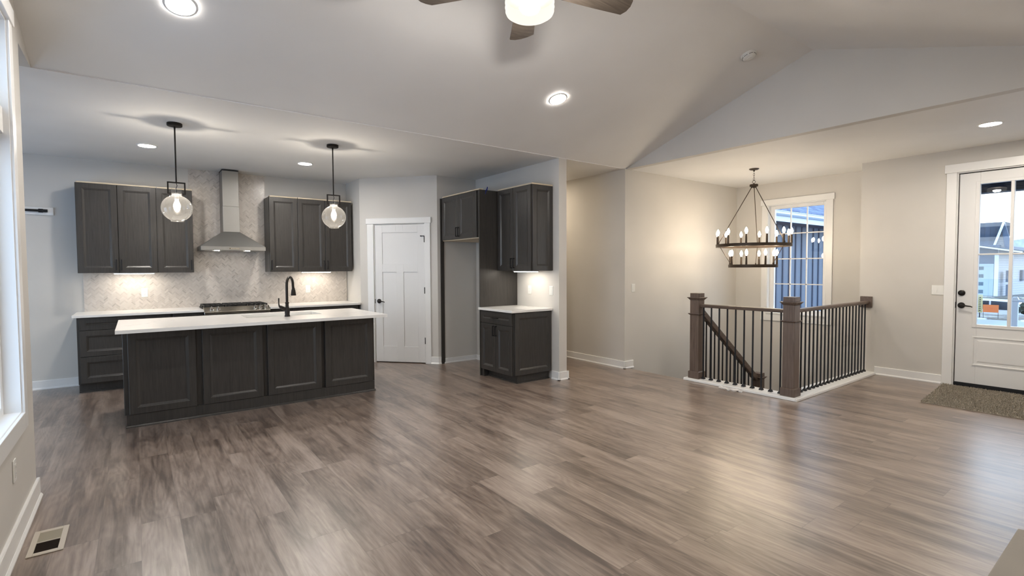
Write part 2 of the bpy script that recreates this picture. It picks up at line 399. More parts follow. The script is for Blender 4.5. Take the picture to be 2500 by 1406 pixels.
f = MB(); f.extr([(YF-.2, HC), (YK, HC), (YPK, ZPK+.06)], 'x', XG, XG+.1); S('wall_gable', f, M_WALL)
f = MB(); f.box(-3.75, XR, YB, YB+T, 0, HC); S('wall_back', f, M_WALL)
W3 = (5.0, 7.2, .02, 2.10)                        # patio opening of the dining nook
f = MB(); f.wall('x', -3.75, -3.6, 4.06, YB+T, 0, HC, [W3]); S('wall_nook_left', f, M_WALL)
f = MB(); f.wall('y', 4.06, 4.213, -3.75, XL-.15, 0, HC, [(-2.9, -1.3, .6, 2.2)]); S('wall_nook_front', f, M_WALL)
f = MB(); f.box(XC, XC+.1, YPL, YB, 0, HC); S('wall_pantry_return', f, M_WALL)
PANG = atan2(YR-YPL, XPR-XC); PLEN = sqrt((YR-YPL)**2+(XPR-XC)**2)
f = MB(); f.wall('y', 0, .11, 0, PLEN, 0, HC, [(.232, 1.030, 0, 2.072)])
o = S('wall_pantry', f, M_WALL, loc=(XC, YPL, 0)); o.rotation_euler.z = PANG
f = MB(); f.box(XPR, XR, YR, YR+.1, 0, HC); S('wall_alcove', f, M_WALL)
f = MB(); f.box(XR, XH, YK, 8.72, 0, HC); S('wall_right', f, M_WALL)
f = MB(); f.box(XH2, XH2+.13, YK+.13, 8.72, 0, HC); S('wall_hall', f, M_WALL)
f = MB(); f.box(XH, XH2, 8.6, 8.72, 0, HC); S('wall_hall_end', f, M_WALL)
f = MB(); f.box(XH2, 8.45, YK-.015, YK+.13, -2.75, HC); S('wall_stair', f, M_WALL)
W2 = (3.245, 4.12, .665, 2.405)
f = MB(); f.wall('x', XS, XS+.15, YD, YK, -2.75, HC, [W2]); S('wall_window', f, M_WALL)
f = MB(); f.box(XD, XS+.15, YD-.13, YD, -2.75, HC); f.box(5.54, XD, YD-.13, YD, -2.75, -.06)
S('wall_stairwell', f, M_WALL)
f = MB(); f.box(5.54, 5.66, YD, 3.59, -2.75, -.06); f.box(5.37, 5.49, YD-.13, 4.80, -2.75, -.06); S('wall_stairwell_side', f, M_WALL)
f = MB(); f.box(5.4, 8.4, YD-.1, 4.7, -2.80, -2.751); S('floor_basement', f, M_WALL)
f = MB(); f.wall('x', XD, XD+.15, YF-.2, YD-.13, -.06, HC, [(.70, 1.63, 0, 2.49), (.02, .54, .08, 2.40)]); S('wall_entry', f, M_WALL)
f = MB(); f.box(XL-.15, XD+.1, YF-.14, YF, 0, HC); S('wall_front', f, M_WALL)
# baseboards -------------------------------------------------------
def board(name, segs, h=.105):
    """segs: (x0,y0,x1,y1): wall foot lines, room on the left of the direction of travel"""
    f = MB()
    for x0,y0,x1,y1 in segs:
        d = Vector((x1-x0, y1-y0, 0)); L = d.length; d.normalize(); n = Vector((-d.y, d.x, 0))
        M = Matrix(((d.x, n.x, 0, x0), (d.y, n.y, 0, y0), (0,0,1,0), (0,0,0,1)))
        prof = [(0,0), (.026,0), (.026,.010), (.017,.022), (.015,.022), (.015,h-.004), (.012,h), (0,h)]
        a = [f.bm.verts.new(M @ Vector((0,u,v))) for u,v in prof]; b = [f.bm.verts.new(M @ Vector((L,u,v))) for u,v in prof]
        f.bm.faces.new(a); f.bm.faces.new(b[::-1])
        for i in range(len(prof)): f.bm.faces.new((a[i], b[i], b[(i+1)%len(prof)], a[(i+1)%len(prof)]))
    return S(name, f, M_TRIM)
board('baseboard_left', [(XL, 4.239, XL, YF)], .120)
board('baseboard_back', [(-.535, YB, -3.6, YB)])
pd = Vector((cos(PANG), sin(PANG), 0))
def pw(s): return (XC+pd.x*s, YPL+pd.y*s)
board('baseboard_pantry', [(*pw(PLEN+.012), *pw(1.118)), (3.590, YR, 3.54, YR)])
board('baseboard_alcove', [(XR, YR, 3.64, YR), (XR, 5.53, XR, YR)], .075)
board('baseboard_right', [(XH+.026, YK, XR-.026, YK), (XR, YK-.026, XR, 4.79), (XH, 8.6, XH, YK-.026)])
board('baseboard_hall', [(XH2, YK-.041, XH2, 8.6), (5.60, YK-.015, XH2-.026, YK-.015)])
board('baseboard_entry', [(XD, 1.725, XD, YD-.19)])
board('baseboard_front', [(XL, YF, XD, YF)])

# ================================================================== WINDOWS AND DOORS
def window(name, loc, rot, w, z0, z1, depth=.13, cw=.09, hw=.09, aw=.12, sash=.06, cols=1, rows=1, transom=None, mun=.016, stool=True):
    t = bpy.data.objects.new(name, None); COL.objects.link(t); t.location = loc; t.rotation_euler.z = rot; struct(t)
    f = MB(); f.box(-cw, 0, -.018, 0, z0-aw, z1); f.box(w, w+cw, -.018, 0, z0-aw, z1)
    f.box(-cw-.02, w+cw+.02, -.026, 0, z1, z1+hw); f.box(0, w, -.018, 0, z0-aw, z0-.02 if stool else z0-.001); f.make('casing', M_TRIM, t, bevel=.002, smooth=False)
    f = MB(); f.box(-.004, w+.004, -.030 if stool else -.004, depth-.02, z0-.02, z0+.004); f.make('window_sill', M_TRIM, t, bevel=.003, smooth=False)
    f = MB(); f.box(0, .010, -.004, depth, z0, z1); f.box(w-.010, w, -.004, depth, z0, z1); f.box(.010, w-.010, -.004, depth, z1-.010, z1); f.make('jamb', M_TRIM, t, smooth=False)
    f = MB(); a, b = depth-.055, depth-.005
    zs = [(z0, z1)] if not transom else [(z0, transom[0]), (transom[1], z1)]
    if transom: f.box(.01, w-.01, 0.02, depth, transom[0], transom[1])
    for p, q in zs:
        f.box(.01, .01+sash, a, b, p, q); f.box(w-.01-sash, w-.01, a, b, p, q); f.box(.01+sash, w-.01-sash, a, b, p, p+sash); f.box(.01+sash, w-.01-sash, a, b, q-sash, q)
    f.make('window_frame', M_TRIM, t, bevel=.003, smooth=False)
    f = MB(); g0, g1 = .01+sash, w-.01-sash; p, q = z0+sash, z1-sash
    if cols > 1:
        for i in range(1, cols): x = g0+(g1-g0)*i/cols; f.box(x-mun/2, x+mun/2, depth-.036, depth-.014, p, q)
        for i in range(1, rows): z = p+(q-p)*i/rows; f.box(g0, g1, depth-.036, depth-.014, z-mun/2, z+mun/2)
        f.make('muntins', M_TRIM, t, smooth=False)
    f = MB()
    for p, q in zs: f.box(.02+sash*.5, w-.02-sash*.5, depth-.027, depth-.023, p+sash*.5, q-sash*.5)
    f.make('pane', M_PANE, t, smooth=False)
    return t
window('window_1', (XL, W1[0], 0), R90, W1[1]-W1[0], W1[2], W1[3], .12, .085, .09, .095, .05, transom=(2.135, 2.275), stool=False)
window('window_2', (XS, W2[1], 0), -R90, W2[1]-W2[0], W2[2], W2[3], .135, .09, .09, .13, .062, cols=3, rows=4)
window('window_3', (-3.6, W3[0], 0), R90, W3[1]-W3[0], W3[2], W3[3], .13, .09, .09, 0.02, .07)
window('window_4', (XD, .54, 0), -R90, .52, .08, 2.40, .13, .08, .09, .08, .05)
window('window_5', (-1.3, 4.213, 0), radians(180), 1.6, .6, 2.2, .13)

# pantry door
def hinge(t, x, z, stop=False):
    f = MB(); f.box(x-.006, x+.006, -.004, .02, z-.045, z+.045); f.cyl((x, -.006, z-.047), (x, -.006, z+.047), .006, n=10)
    if stop: f.bar((x, -.010, z+.045), (x-.055, -.012, z+.045), .008, .010); f.cyl((x-.05,-.018,z+.045), (x-.05,.01,z+.045), .009, n=10)
    return f.make('hinge', M_MATTE, t)
def lever(t, x, z, y, d=1, name='door_handle', L=.105):
    f = MB(); f.lathe([(0,0),(.034,0),(.034,.006),(.028,.012),(.012,.014),(.011,.045),(0,.045)], n=28, M=Matrix.Translation((x,y,z)) @ Matrix.Rotation(R90,4,'X'))
    f.tube([(x, y-.042, z), (x+d*.02, y-.046, z), (x+d*.05, y-.046, z-.002), (x+d*.085, y-.044, z-.006), (x+d*L, y-.042, z-.014)], [.011,.010,.008,.0065,.005], n=12)
    return f.make(name, M_BLACK, t)
t = bpy.data.objects.new('door_1', None); COL.objects.link(t); t.location = (XC, YPL, 0); t.rotation_euler.z = PANG; struct(t)
f = MB(); f.box(.125, .226, -.018, 0, 0, 2.075); f.box(1.034, 1.118, -.018, 0, 0, 2.075); f.box(.108, 1.133, -.026, 0, 2.075, 2.158); f.make('casing', M_TRIM, t, bevel=.002, smooth=False)
f = MB(); f.box(.2325, .238, -.005, .10, 0, 2.072); f.box(1.024, 1.0295, -.005, .10, 0, 2.072); f.box(.238, 1.024, -.005, .10, 2.066, 2.0715); f.make('jamb', M_TRIM, t, smooth=False)
f = MB(); f.wall('y', .004, .014, .2405, 1.0215, .012, 2.063, [(.355,.913,1.476,1.943), (.355,.574,.245,1.357), (.690,.913,.245,1.357)])
f.box(.2405, 1.0215, .014, .045, .012, 2.063); f.make('door_panel', M_DOOR, t, bevel=.0015, smooth=False)
for z, st in ((1.84, True), (1.085, False), (.34, False)): hinge(t, 1.0225, z, st)
lever(t, .297, .922, .004)
f = MB(); f.box(.2345, .2385, -.006, .006, .89, .955); f.make('strike_plate', M_MATTE, t)
# entry door
t = bpy.data.objects.new('door_2', None); COL.objects.link(t); t.location = (XD, 1.63, 0); t.rotation_euler.z = -R90; struct(t)
f = MB(); f.box(-.094, 0, -.018, 0, 0, 2.49); f.box(.93, 1.024, -.018, 0, 0, 2.49); f.box(-.112, 1.042, -.026, 0, 2.49, 2.588); f.make('casing', M_TRIM, t, bevel=.002, smooth=False)
f = MB(); f.box(.0005, .010, 0, .14, 0, 2.489); f.box(.92, .9295, 0, .14, 0, 2.489); f.box(.01, .92, 0, .14, 2.479, 2.4895); f.make('jamb', M_TRIM, t, smooth=False)
f = MB(); f.box(.010, .017, .035, .075, 0, 2.479); f.box(.913, .92, .035, .075, 0, 2.479); f.box(.017, .913, .035, .075, 2.470, 2.479); f.make('weather_strip', M_MATTE, t, smooth=False)
f = MB(); f.box(.01, .92, .02, .14, .001, .035); f.box(.017,.913,.026,.06,.035,.046); f.make('threshold', M_MATTE, t, smooth=False)
G = (.198, .732, .735, 2.335)
f = MB(); f.wall('y', .025, .070, .0175, .9125, .046, 2.469, [G])
f.make('door_panel', M_DOOR, t, bevel=.002, smooth=False)
f = MB(); f.wall('y', .016, .025, .160, .770, .700, 2.368, [G]); f.box(.450, .480, .018, .066, .735, 2.335); f.box(.198, .450, .020, .062, 1.528, 1.546); f.box(.480, .732, .020, .062, 1.528, 1.546)
f.make('glazing_frame', M_DOOR, t, bevel=.003, smooth=False)
f = MB(); f.box(.190, .740, .044, .048, .727, 2.343); f.make('pane', M_PANE, t, smooth=False)
f = MB(); f.rings(.60, .34, [(0,.026), (0,.018), (.012,.016), (.020,.024), (.040,.024), (.055,.019)], Matrix.Translation((.165, 0, .258))); f.make('lower_panel', M_DOOR, t, smooth=False)
for sx in (.170, .758):
    for z in (.78, 1.14, 1.5, 1.86, 2.22): pass
f = MB(); f.lathe([(0,0),(.033,0),(.033,.008),(.026,.014),(.012,.016),(0,.016)], n=28, M=Matrix.Translation((.062,.025,1.092)) @ Matrix.Rotation(R90,4,'X')); f.bar((.046,.005,1.084),(.078,.005,1.100),.008,.010, up=(0,1,0)); f.make('deadbolt', M_BLACK, t)
lever(t, .062, .947, .025, 1)
f = MB(); f.box(.0085,.0115,.004,.034,.915,.985); f.make('strike_plate', M_MATTE, t)

# ================================================================== KITCHEN CABINETS
FR = [(0,0), (0,-.018), (.002,-.020), (.058,-.020), (.062,-.0165), (.064,-.0165), (.080,-.009)]
def door_mb(w, h, steps=FR): f = MB(); f.rings(w, h, steps); return f
def pull(parent, p, L=.13, vert=True, name='handle'):
    x, y, z = p; f = MB(); r = .0055
    if vert:
        f.box(x-r, x+r, y-.034, y-.023, z, z+L); f.box(x-r, x+r, y-.023, y, z, z+.011); f.box(x-r, x+r, y-.023, y, z+L-.011, z+L)
    else:
        f.box(x, x+L, y-.034, y-.023, z-r, z+r); f.box(x, x+.011, y-.023, y, z-r, z+r); f.box(x+L-.011, x+L, y-.023, y, z-r, z+r)
    return f.make(name, M_MATTE, parent, bevel=.0015, smooth=False)
def cab_door(t, x, w, z, h, y, hx=None, hz=None, vert=True, name='door', L=.13):
    d = door_mb(w, h).make(name, M_CAB, t, loc=(x, y, z), smooth=False)
    if hx is not None: pull(d, (hx, -.020, hz), L, vert)
    return d
def wall_cab(name, label, loc, rot, w, doors, h=1.056, dep=.325, top=True, topz=.016):
    """doors: list of (x, width, handle x or None)"""
    t = thing(name, label, 'cabinet', loc, rot)
    f = MB(); f.box(0, w, -dep, -.002, 0, h); f.make('body', M_CAB, t, smooth=False)
    for x, dw, hx in doors: cab_door(t, x+.003, dw-.006, .002, h-.004, -dep, None if hx is None else hx, .030)
    if top:
        f = MB(); f.box(.012, w, -dep-.012, -dep+.06, h, h+topz); f.make('top_rail', M_CABIN, t, smooth=False)
    return t
CB = 1.372
wall_cab('wall_cabinet', 'dark two-door wall cabinet left of the range hood, farthest left of the uppers', (-.535, YB, CB), 0, .769, [(0,.385,.385-.028), (.385,.384,.022)])
wall_cab('wall_cabinet', 'narrow dark single-door wall cabinet just left of the herringbone tile and range hood', (.234, YB, CB), 0, .384, [(0,.384,.384-.030)])
wall_cab('wall_cabinet', 'narrow dark single-door wall cabinet touching the right tip of the range hood', (1.527, YB, CB), 0, .379, [(0,.379,.022)])
wall_cab('wall_cabinet', 'dark two-door wall cabinet above the counter behind the right globe pendant', (1.906, YB, CB), 0, .788, [(0,.389,.389-.028), (.389,.399,.022)])
t = wall_cab('wall_cabinet', 'dark two-door wall cabinet on the pillar wall, above the small white counter', (XR, 5.505, CB), -R90, .705, [(0,.345,.345-.028), (.345,.358,.022)], dep=.325)
f = MB(); f.rings(.322, 1.052, FR, Matrix.Translation((.705, -.325, .002)) @ Matrix.Rotation(R90, 4, 'Z')); f.make('end_panel', M_CAB, t, smooth=False)
f = MB(); f.box(.700, .722, -.337, -.005, 1.056, 1.072); f.make('top_rail', M_CABIN, t, smooth=False)
# refrigerator alcove
t = thing('refrigerator_cabinet', 'dark two-door cabinet bridging the empty refrigerator alcove', 'cabinet', (XR, 6.548, 1.815), -R90)
f = MB(); f.box(0, .995, -.597, 0, 0, .61); f.make('body', M_CAB, t, smooth=False)
f = MB(); f.box(.004, .991, -.590, -.004, -.012, 0); f.make('underside_panel', M_CABIN, t, smooth=False)
cab_door(t, .025, .462, .002, .606, -.597, .462-.026, .03); cab_door(t, .489, .462, .002, .606, -.597, .018, .03)
f = MB(); f.box(.03, 1.022, -.612, -.55, .6145, .6295); f.make('top_rail', M_CABIN, t, smooth=False)
t = MB().box(3.602, XR-.005, 5.520, 5.538, 0, 2.428).make('side_panel', M_CAB, smooth=False)
tag(t, 'tall dark refrigerator side panel with blue tape on its top edge', 'panel')
t = MB().box(3.595, 3.650, 6.548, 6.566, 0, 2.425).make('filler_panel', M_CAB, smooth=False)
tag(t, 'slim dark vertical filler strip between pantry wall and refrigerator alcove', 'panel')
f = MB(); f.extr([(0,-.05),(.03,-.045),(.033,.0),(.045,.012),(.04,.05),(.012,.055),(.008,.02),(-.01,.005)], 'x', 0, .003)
t = f.make('tape_strip', M_TAPE, loc=(3.70, 5.512, 2.42)); t.rotation_euler = (0, .25, -.9); tag(t, 'strip of blue painter tape sticking up from the tall dark panel', 'tape')

# base cabinets on the back wall
YBF = YB-.61
def base_body(t, w, dep=.585, h=.868, toe=.105, tin=.075):
    f = MB(); f.box(0, w, -dep, -.002, toe, h); f.make('body', M_CAB, t, smooth=False)
    f = MB(); f.box(0.0, w, -dep+tin, -.02, 0, toe); f.box(0.0, w, -dep+tin-.012, -dep+tin, 0, .018); f.make('toe_kick', M_CAB, t, smooth=False)
t = thing('base_cabinet', 'dark three-drawer base cabinet at the left end of the back counter', 'cabinet', (-.545, YB, 0))
base_body(t, .905)
for z0, z1 in ((.722,.862), (.419,.716), (.116,.413)): cab_door(t, .022, .861, z0, z1-z0, -.585, name='drawer')
t = thing('base_cabinet', 'narrow dark base cabinet tucked immediately left of the gas range', 'cabinet', (.362, YB, 0)); base_body(t, .322)
cab_door(t, .004, .314, .116, .746, -.585)
t = thing('base_cabinet', 'narrow dark base cabinet immediately right of the gas range, behind the faucet', 'cabinet', (1.462, YB, 0)); base_body(t, .291)
cab_door(t, .004, .283, .116, .746, -.585)
t = thing('base_cabinet', 'wide dark base cabinet at the right end of the back counter', 'cabinet', (1.755, YB, 0)); base_body(t, .935)
cab_door(t, .004, .927, .722, .140, -.585, name='drawer'); cab_door(t, .004, .462, .116, .600, -.585); cab_door(t, .469, .462, .116, .600, -.585)
f = MB(); f.box(-.582, .686, YB-.648, YB-.002, ZC-.030, ZC); t = f.make('countertop', M_QUARTZ, bevel=.003, smooth=False)
tag(t, 'white quartz back countertop left of the gas range', 'countertop')
f = MB(); f.prism([(1.459, YB-.648), (XC-.03, YB-.648), (XC-.005, YPL-.02), (XC-.005, YB-.002), (1.459, YB-.002)], ZC-.030, ZC); t = f.make('countertop', M_QUARTZ, bevel=.003, smooth=False)
tag(t, 'white quartz back countertop right of the gas range', 'countertop')
f = MB(); f.box(-.508, 2.715, YB-.010, YB-.001, ZC, CB-.001); f.box(.619, 1.526, YB-.010, YB-.001, CB, 2.445); f.box(.606, 1.543, YB-.010, YB-.001, 2.445, HC-.001)
t = f.make('backsplash', M_TILE, smooth=False); tag(t, 'pale herringbone tile backsplash rising to the ceiling behind the range hood', 'backsplash')

# under-cabinet light bars
def light_bar(label, loc, rot, L):
    t = thing('under_cabinet_light', label, 'light', loc, rot)
    f = MB(); f.box(0, L, -.045, .045, -.010, 0); f.make('housing', M_TRIM, t, smooth=False)
    f = MB(); f.box(.010, L-.010, -.035, .035, -.015, -.0101); f.make('diffuser', M_BARL, t, smooth=False)
light_bar('slim white glowing light bar under the wall cabinets left of the hood', (-.215, YB-.20, CB-.0005), 0, .42)
light_bar('slim white glowing light bar under the wall cabinets right of the hood', (1.985, YB-.20, CB-.0005), 0, .42)
light_bar('slim white glowing light bar under the cabinet on the pillar wall', (XR-.19, 5.31, CB-.0005), -R90, .43)

# range hood
t = thing('range_hood', 'stainless steel chimney range hood over the gas range', 'range hood', (1.066, YB-.011, 1.66))
f = MB(); f.box(-.381, .381, -.48, 0, 0, .050); f.frustum((-.381,.381,-.48,0), .0501, (-.102,.102,-.285,0), .255); f.make('canopy', M_STEEL, t, bevel=.002, smooth=False)
f = MB(); f.box(-.100, .100, -.283, 0, .256, .60); f.make('lower_duct_cover', M_STEEL, t, bevel=.002, smooth=False)
f = MB(); f.box(-.0975, .0975, -.279, 0, .601, 1.078); f.make('upper_duct_cover', M_STEEL, t, bevel=.002, smooth=False)
f = MB(); f.box(-.099, .099, -.281, 0, 1.0785, 1.090); f.make('ceiling_gap_trim', M_MATTE, t, smooth=False)
f = MB(); f.box(-.06, .06, -.4825, -.4801, .014, .036)
f.make('control_panel', M_STEELX, t, smooth=False)
for k in range(6):
    f = MB(); f.cyl((-.05+k*.018, -.4826, .026), (-.05+k*.018, -.486, .026), .005, n=12); f.make('button', M_MATTE if k == 0 else M_CHROME, t)
for x in (-.19, .17):
    f = MB(); f.cyl((x, -.40, -.006), (x, -.40, -.0005), .028, n=20); f.make('hood_lamp', M_HOODL, t)
f = MB(); f.box(-.33, .33, -.36, -.06, -.004, -.0005); f.make('filter_panel', M_STEEL, t, smooth=False)

# gas range
t = thing('gas_range', 'stainless slide-in gas range with black grates and five knobs', 'range', (1.072, YB, 0))
f = MB(); f.box(-.381, .381, -.61, -.02, .09, .895); f.make('body', M_STEEL, t, smooth=False)
f = MB(); f.box(-.35, .35, -.57, -.05, 0, .09); f.make('plinth', M_IRON, t, smooth=False)
f = MB(); f.box(-.375, .375, -.650, -.611, .24, .830); f.make('oven_door', M_OVEN, t, bevel=.004, smooth=False)
f = MB(); f.box(-.375, .375, -.645, -.611, .10, .232); f.make('warming_drawer', M_STEELX, t, bevel=.004, smooth=False)
f = MB(); f.cyl((-.33,-.695,.775), (.33,-.695,.775), .011); f.cyl((-.30,-.695,.775), (-.30,-.651,.775), .008); f.cyl((.30,-.695,.775), (.30,-.651,.775), .008); f.make('oven_handle', M_CHROME, t)
f = MB(); f.extr([(-.664,.842),(-.664,.866),(-.560,.922),(-.540,.922),(-.540,.842)], 'x', -.384, .384); f.make('control_panel', M_STEELX, t, bevel=.003, smooth=False)
nx = Vector((0,-.056,.104)).normalized(); ny = Vector((0,-.104,-.056)).normalized()
for x in (-.300, -.225, .205, .270, .335):
    c = Vector((x, -.616, .892)); M = Matrix.Translation(c) @ nx.to_track_quat('Z','Y').to_matrix().to_4x4()
    f = MB(); f.lathe([(0,.0005),(.026,.0005),(.026,.004),(.021,.006),(.0185,.034),(.015,.037),(0,.037)], n=24, M=M); k = f.make('knob', M_CHROME, t)
    f = MB(); f.box(-.003,.003,-.018,.018,.0375,.042, M); f.make('knob_grip', M_STEEL, k)
f = MB(); c0 = Vector((0,-.612,.894))
M = Matrix.Translation(c0) @ Matrix(((1,0,0),(0,-ny.y,nx.y),(0,-ny.z,nx.z))).to_4x4()
f.box(-.10,.12,-.030,.030,.0005,.0025,M); f.make('display_panel', M_STEELX, t, smooth=False)
f = MB(); f.box(-.381, .381, -.555, -.03, .8955, .912); f.make('cooktop', M_IRON, t, bevel=.004, smooth=False)
for sx in (-.255, 0, .255):
    f = MB()
    for i in range(4): f.box(sx-.118, sx+.118, -.53+i*.155, -.518+i*.155, .930, .944)
    for i in range(5): f.box(sx-.118+i*.056, sx-.106+i*.056, -.53, -.05, .930, .944)
    for a in (-.112, .112):
        for y in (-.524, -.29, -.06): f.box(sx+a-.006, sx+a+.006, y-.006, y+.006, .9122, .931)
    f.make('grate', M_IRON, t, bevel=.002, smooth=False)
for x, y in ((-.255,-.42),(-.255,-.17),(0,-.30),(.255,-.42),(.255,-.17)):
    f = MB(); f.lathe([(0,0),(.045,0),(.045,.008),(.03,.010),(.03,.015),(0,.016)], (x,y,.9122), 20); f.make('burner', M_IRON, t)

# ================================================================== ISLAND
t = thing('kitchen_island', 'charcoal kitchen island base with four framed panels facing the room', 'kitchen island', (1.0475, 5.588, 0))
ox = -1.0475
f = MB(); f.box(-.088+ox, 2.183+ox, .042, .86, 0, .64)
for b in ((-.088,.88,.042,.86),(1.735,2.183,.042,.86),(.88,1.735,.042,.25),(.88,1.735,.745,.86)): f.box(b[0]+ox,b[1]+ox,b[2],b[3],.64,.868)
f.make('body', M_CAB, t, smooth=False)
for x0, x1 in ((-.071,.441), (.494,1.018), (1.063,1.595), (1.636,2.164)):
    f = MB(); f.rings(x1-x0, .732, [(0,.024)]+FR[1:], Matrix.Translation((x0+ox, .018, .116))); f.make('front_panel', M_CAB, t, smooth=False)
f = MB(); f.box(-.091+ox, 2.187+ox, .0065, .042, 0, .114); f.make('base_board', M_CAB, t, smooth=False)
f = MB(); f.extr([(-.008,0),(.0064,0),(.0064,.020),(.001,.018),(-.006,.010)], 'x', -.100+ox, 2.196+ox); f.make('shoe_moulding', M_CAB, t, smooth=False)
f = MB(); f.rings(.80, .755, FR, Matrix.Translation((-.088+ox, .845, .108)) @ Matrix.Rotation(-R90, 4, 'Z')); f.make('end_panel', M_CAB, t, smooth=False)
f = MB(); f.rings(.80, .755, FR, Matrix.Translation((2.183+ox, .045, .108)) @ Matrix.Rotation(R90, 4, 'Z')); f.make('end_panel', M_CAB, t, smooth=False)
SX0, SX1, SY0, SY1 = .925, 1.69, 5.872, 6.30
f = MB()
for b in ((-.148, SX0, 5.328, 6.4835), (SX1, 2.2435, 5.328, 6.4835), (SX0, SX1, 5.328, SY0), (SX0, SX1, SY1, 6.4835)): f.box(b[0], b[1], b[2], b[3], ZC-.030, ZC)
bmesh.ops.remove_doubles(f.bm, verts=f.bm.verts[:], dist=1e-5)
t = f.make('island_countertop', M_QUARTZ, smooth=False); tag(t, 'white quartz island countertop overhanging the charcoal base, with sink cut-out', 'countertop')
t = thing('kitchen_sink', 'white undermount sink set into the island countertop', 'sink', ((SX0+SX1)/2, (SY0+SY1)/2, ZC-.0305))
hx, hy = (SX1-SX0)/2+.008, (SY1-SY0)/2+.008
f = MB(); f.wall('x', -hx-.012, -hx, -hy-.012, hy+.012, -.22, 0); f.wall('x', hx, hx+.012, -hy-.012, hy+.012, -.22, 0); f.wall('y', -hy-.012, -hy, -hx, hx, -.22, 0); f.wall('y', hy, hy+.012, -hx, hx, -.22, 0); f.box(-hx, hx, -hy, hy, -.22, -.208)
f.make('basin', M_PLATE, t, smooth=False)
f = MB(); f.lathe([(0,0),(.045,0),(.045,.004),(.02,.006),(0,.003)], (0,0,-.2079), 24); f.make('drain', M_CHROME, t)
t = thing('kitchen_faucet', 'black gooseneck pull-down faucet standing on the island countertop', 'faucet', (1.300, 5.780, ZC))
f = MB(); f.lathe([(0,0),(.028,0),(.028,.008),(.025,.014),(.024,.020),(.026,.055),(.025,.075),(.017,.105),(.0165,.138),(.021,.142),(.021,.150),(.0155,.155),(0,.155)], n=24); f.make('base', M_BLACK, t)
dv = Vector((.10,.155,0)); P = [(0,0,.150),(0,0,.22),(0,0,.29),(0,0,.335)]
for k in range(1, 10): a = pi*k/10*1.02; P.append(tuple(dv*(.5-.5*cos(a)) + Vector((0,0,.335+.085*sin(a)))))
P += [tuple(dv*.995+Vector((0,0,.33))), tuple(dv*1.02+Vector((0,0,.30)))]
f = MB(); f.tube(P, .0135, 14); f.make('spout', M_BLACK, t)
f = MB(); f.lathe([(0,0),(.0265,.0),(.0275,.006),(.0255,.02),(.0215,.055),(.0165,.072),(.0145,.085),(0,.086)], tuple(dv*1.05+Vector((0,0,.215))), 22); f.make('spray_head', M_BLACK, t)
f = MB(); f.cyl((-.015,0,.075), (-.062,-.004,.103), .019, .017, 18); f.cyl((-.064,-.004,.104), (-.080,-.006,.115), .017, .010, 18); f.make('valve_body', M_BLACK, t)
f = MB(); f.tube([(-.078,-.006,.115), (-.082,-.006,.126), (-.084,-.006,.15), (-.083,-.006,.20)], [.009,.007,.006,.0075], 12); f.make('lever_handle', M_BLACK, t)

# ================================================================== RIGHT WALL BASE CABINET
t = thing('base_cabinet', 'dark base cabinet with one drawer and two doors beside the white pillar', 'cabinet', (XR-.003, 5.518, 0), -R90)
f = MB(); f.box(0, .700, -.595, 0, .100, .868); f.make('body', M_CAB, t, smooth=False)
f = MB(); f.box(.055, .672, -.520, -.02, 0, .100); f.box(.0, .055, -.595, -.02, 0, .100); f.box(.055, .684, -.532, -.520, 0, .016); f.box(.672,.684,-.520,-.02,0,.016); f.make('toe_kick', M_CAB, t, smooth=False)
cab_door(t, .010, .675, .708, .150, -.595, .27, .075, False, 'drawer')
cab_door(t, .010, .335, .100, .600, -.595, .335-.026, .455); cab_door(t, .350, .335, .100, .600, -.595, .018, .455)
f = MB(); f.rings(.570, .755, FR, Matrix.Translation((.700, -.585, .106)) @ Matrix.Rotation(R90, 4, 'Z')); f.make('end_panel', M_CAB, t, smooth=False)
f = MB(); f.box(3.569, XR-.002, 4.786, 5.519, ZC-.030, ZC); t = f.make('countertop', M_QUARTZ, bevel=.003, smooth=False)
tag(t, 'small white quartz countertop beside the pillar under the wall cabinet', 'countertop')
# ================================================================== LAMPS
def can_light(label, loc, normal=None, lens=None, r=.078):
    t = thing('ceiling_light', label, 'recessed light', loc)
    if normal: t.rotation_euler = Vector(normal).to_track_quat('-Z','Y').to_euler()
    f = MB(); f.lathe([(r,-.0005),(r+.018,-.0005),(r+.016,-.006),(r+.002,-.008)], n=36, close=True); f.make('trim_ring', M_TRIM, t)
    f = MB(); f.lathe([(0,-.0045),(r-.0005,-.0045),(r-.0005,-.0015),(0,-.0015)], n=36); f.make('lens', lens or M_CANL, t)
    return t
SN = Vector((0, -(ZPK-HC), -(YK-YPK))).normalized()
def roofz(y): return HC + (ZPK-HC)*(YK-y)/(YK-YPK)
can_light('lit recessed light on the sloped ceiling, between the fan and the hall opening', (3.38, 3.755, roofz(3.755)), SN)
can_light('lit recessed light cut by the top edge on the left sloped ceiling', (.272, 3.796, roofz(3.796)), SN)
can_light('lit recessed light in the flat kitchen ceiling behind the left pendant', (.143, 6.818, HC))
can_light('lit recessed light in the flat kitchen ceiling left of the right pendant', (1.785, 6.810, HC))
can_light('lit recessed light in the low foyer ceiling near the front door', (6.579, 1.164, HC), lens=M_FOYL)
can_light('added out-of-view recessed fill light on the near ceiling slope, opposite the one by the fan', (3.38, .821, roofz(3.755)), Vector((0, SN.y*-1, SN.z)))  # added lamp outside the view, brightens the floor on the right
can_light('recessed warm light in the hallway ceiling behind the pillar', (4.88, 6.35, HC), lens=M_HALLL)

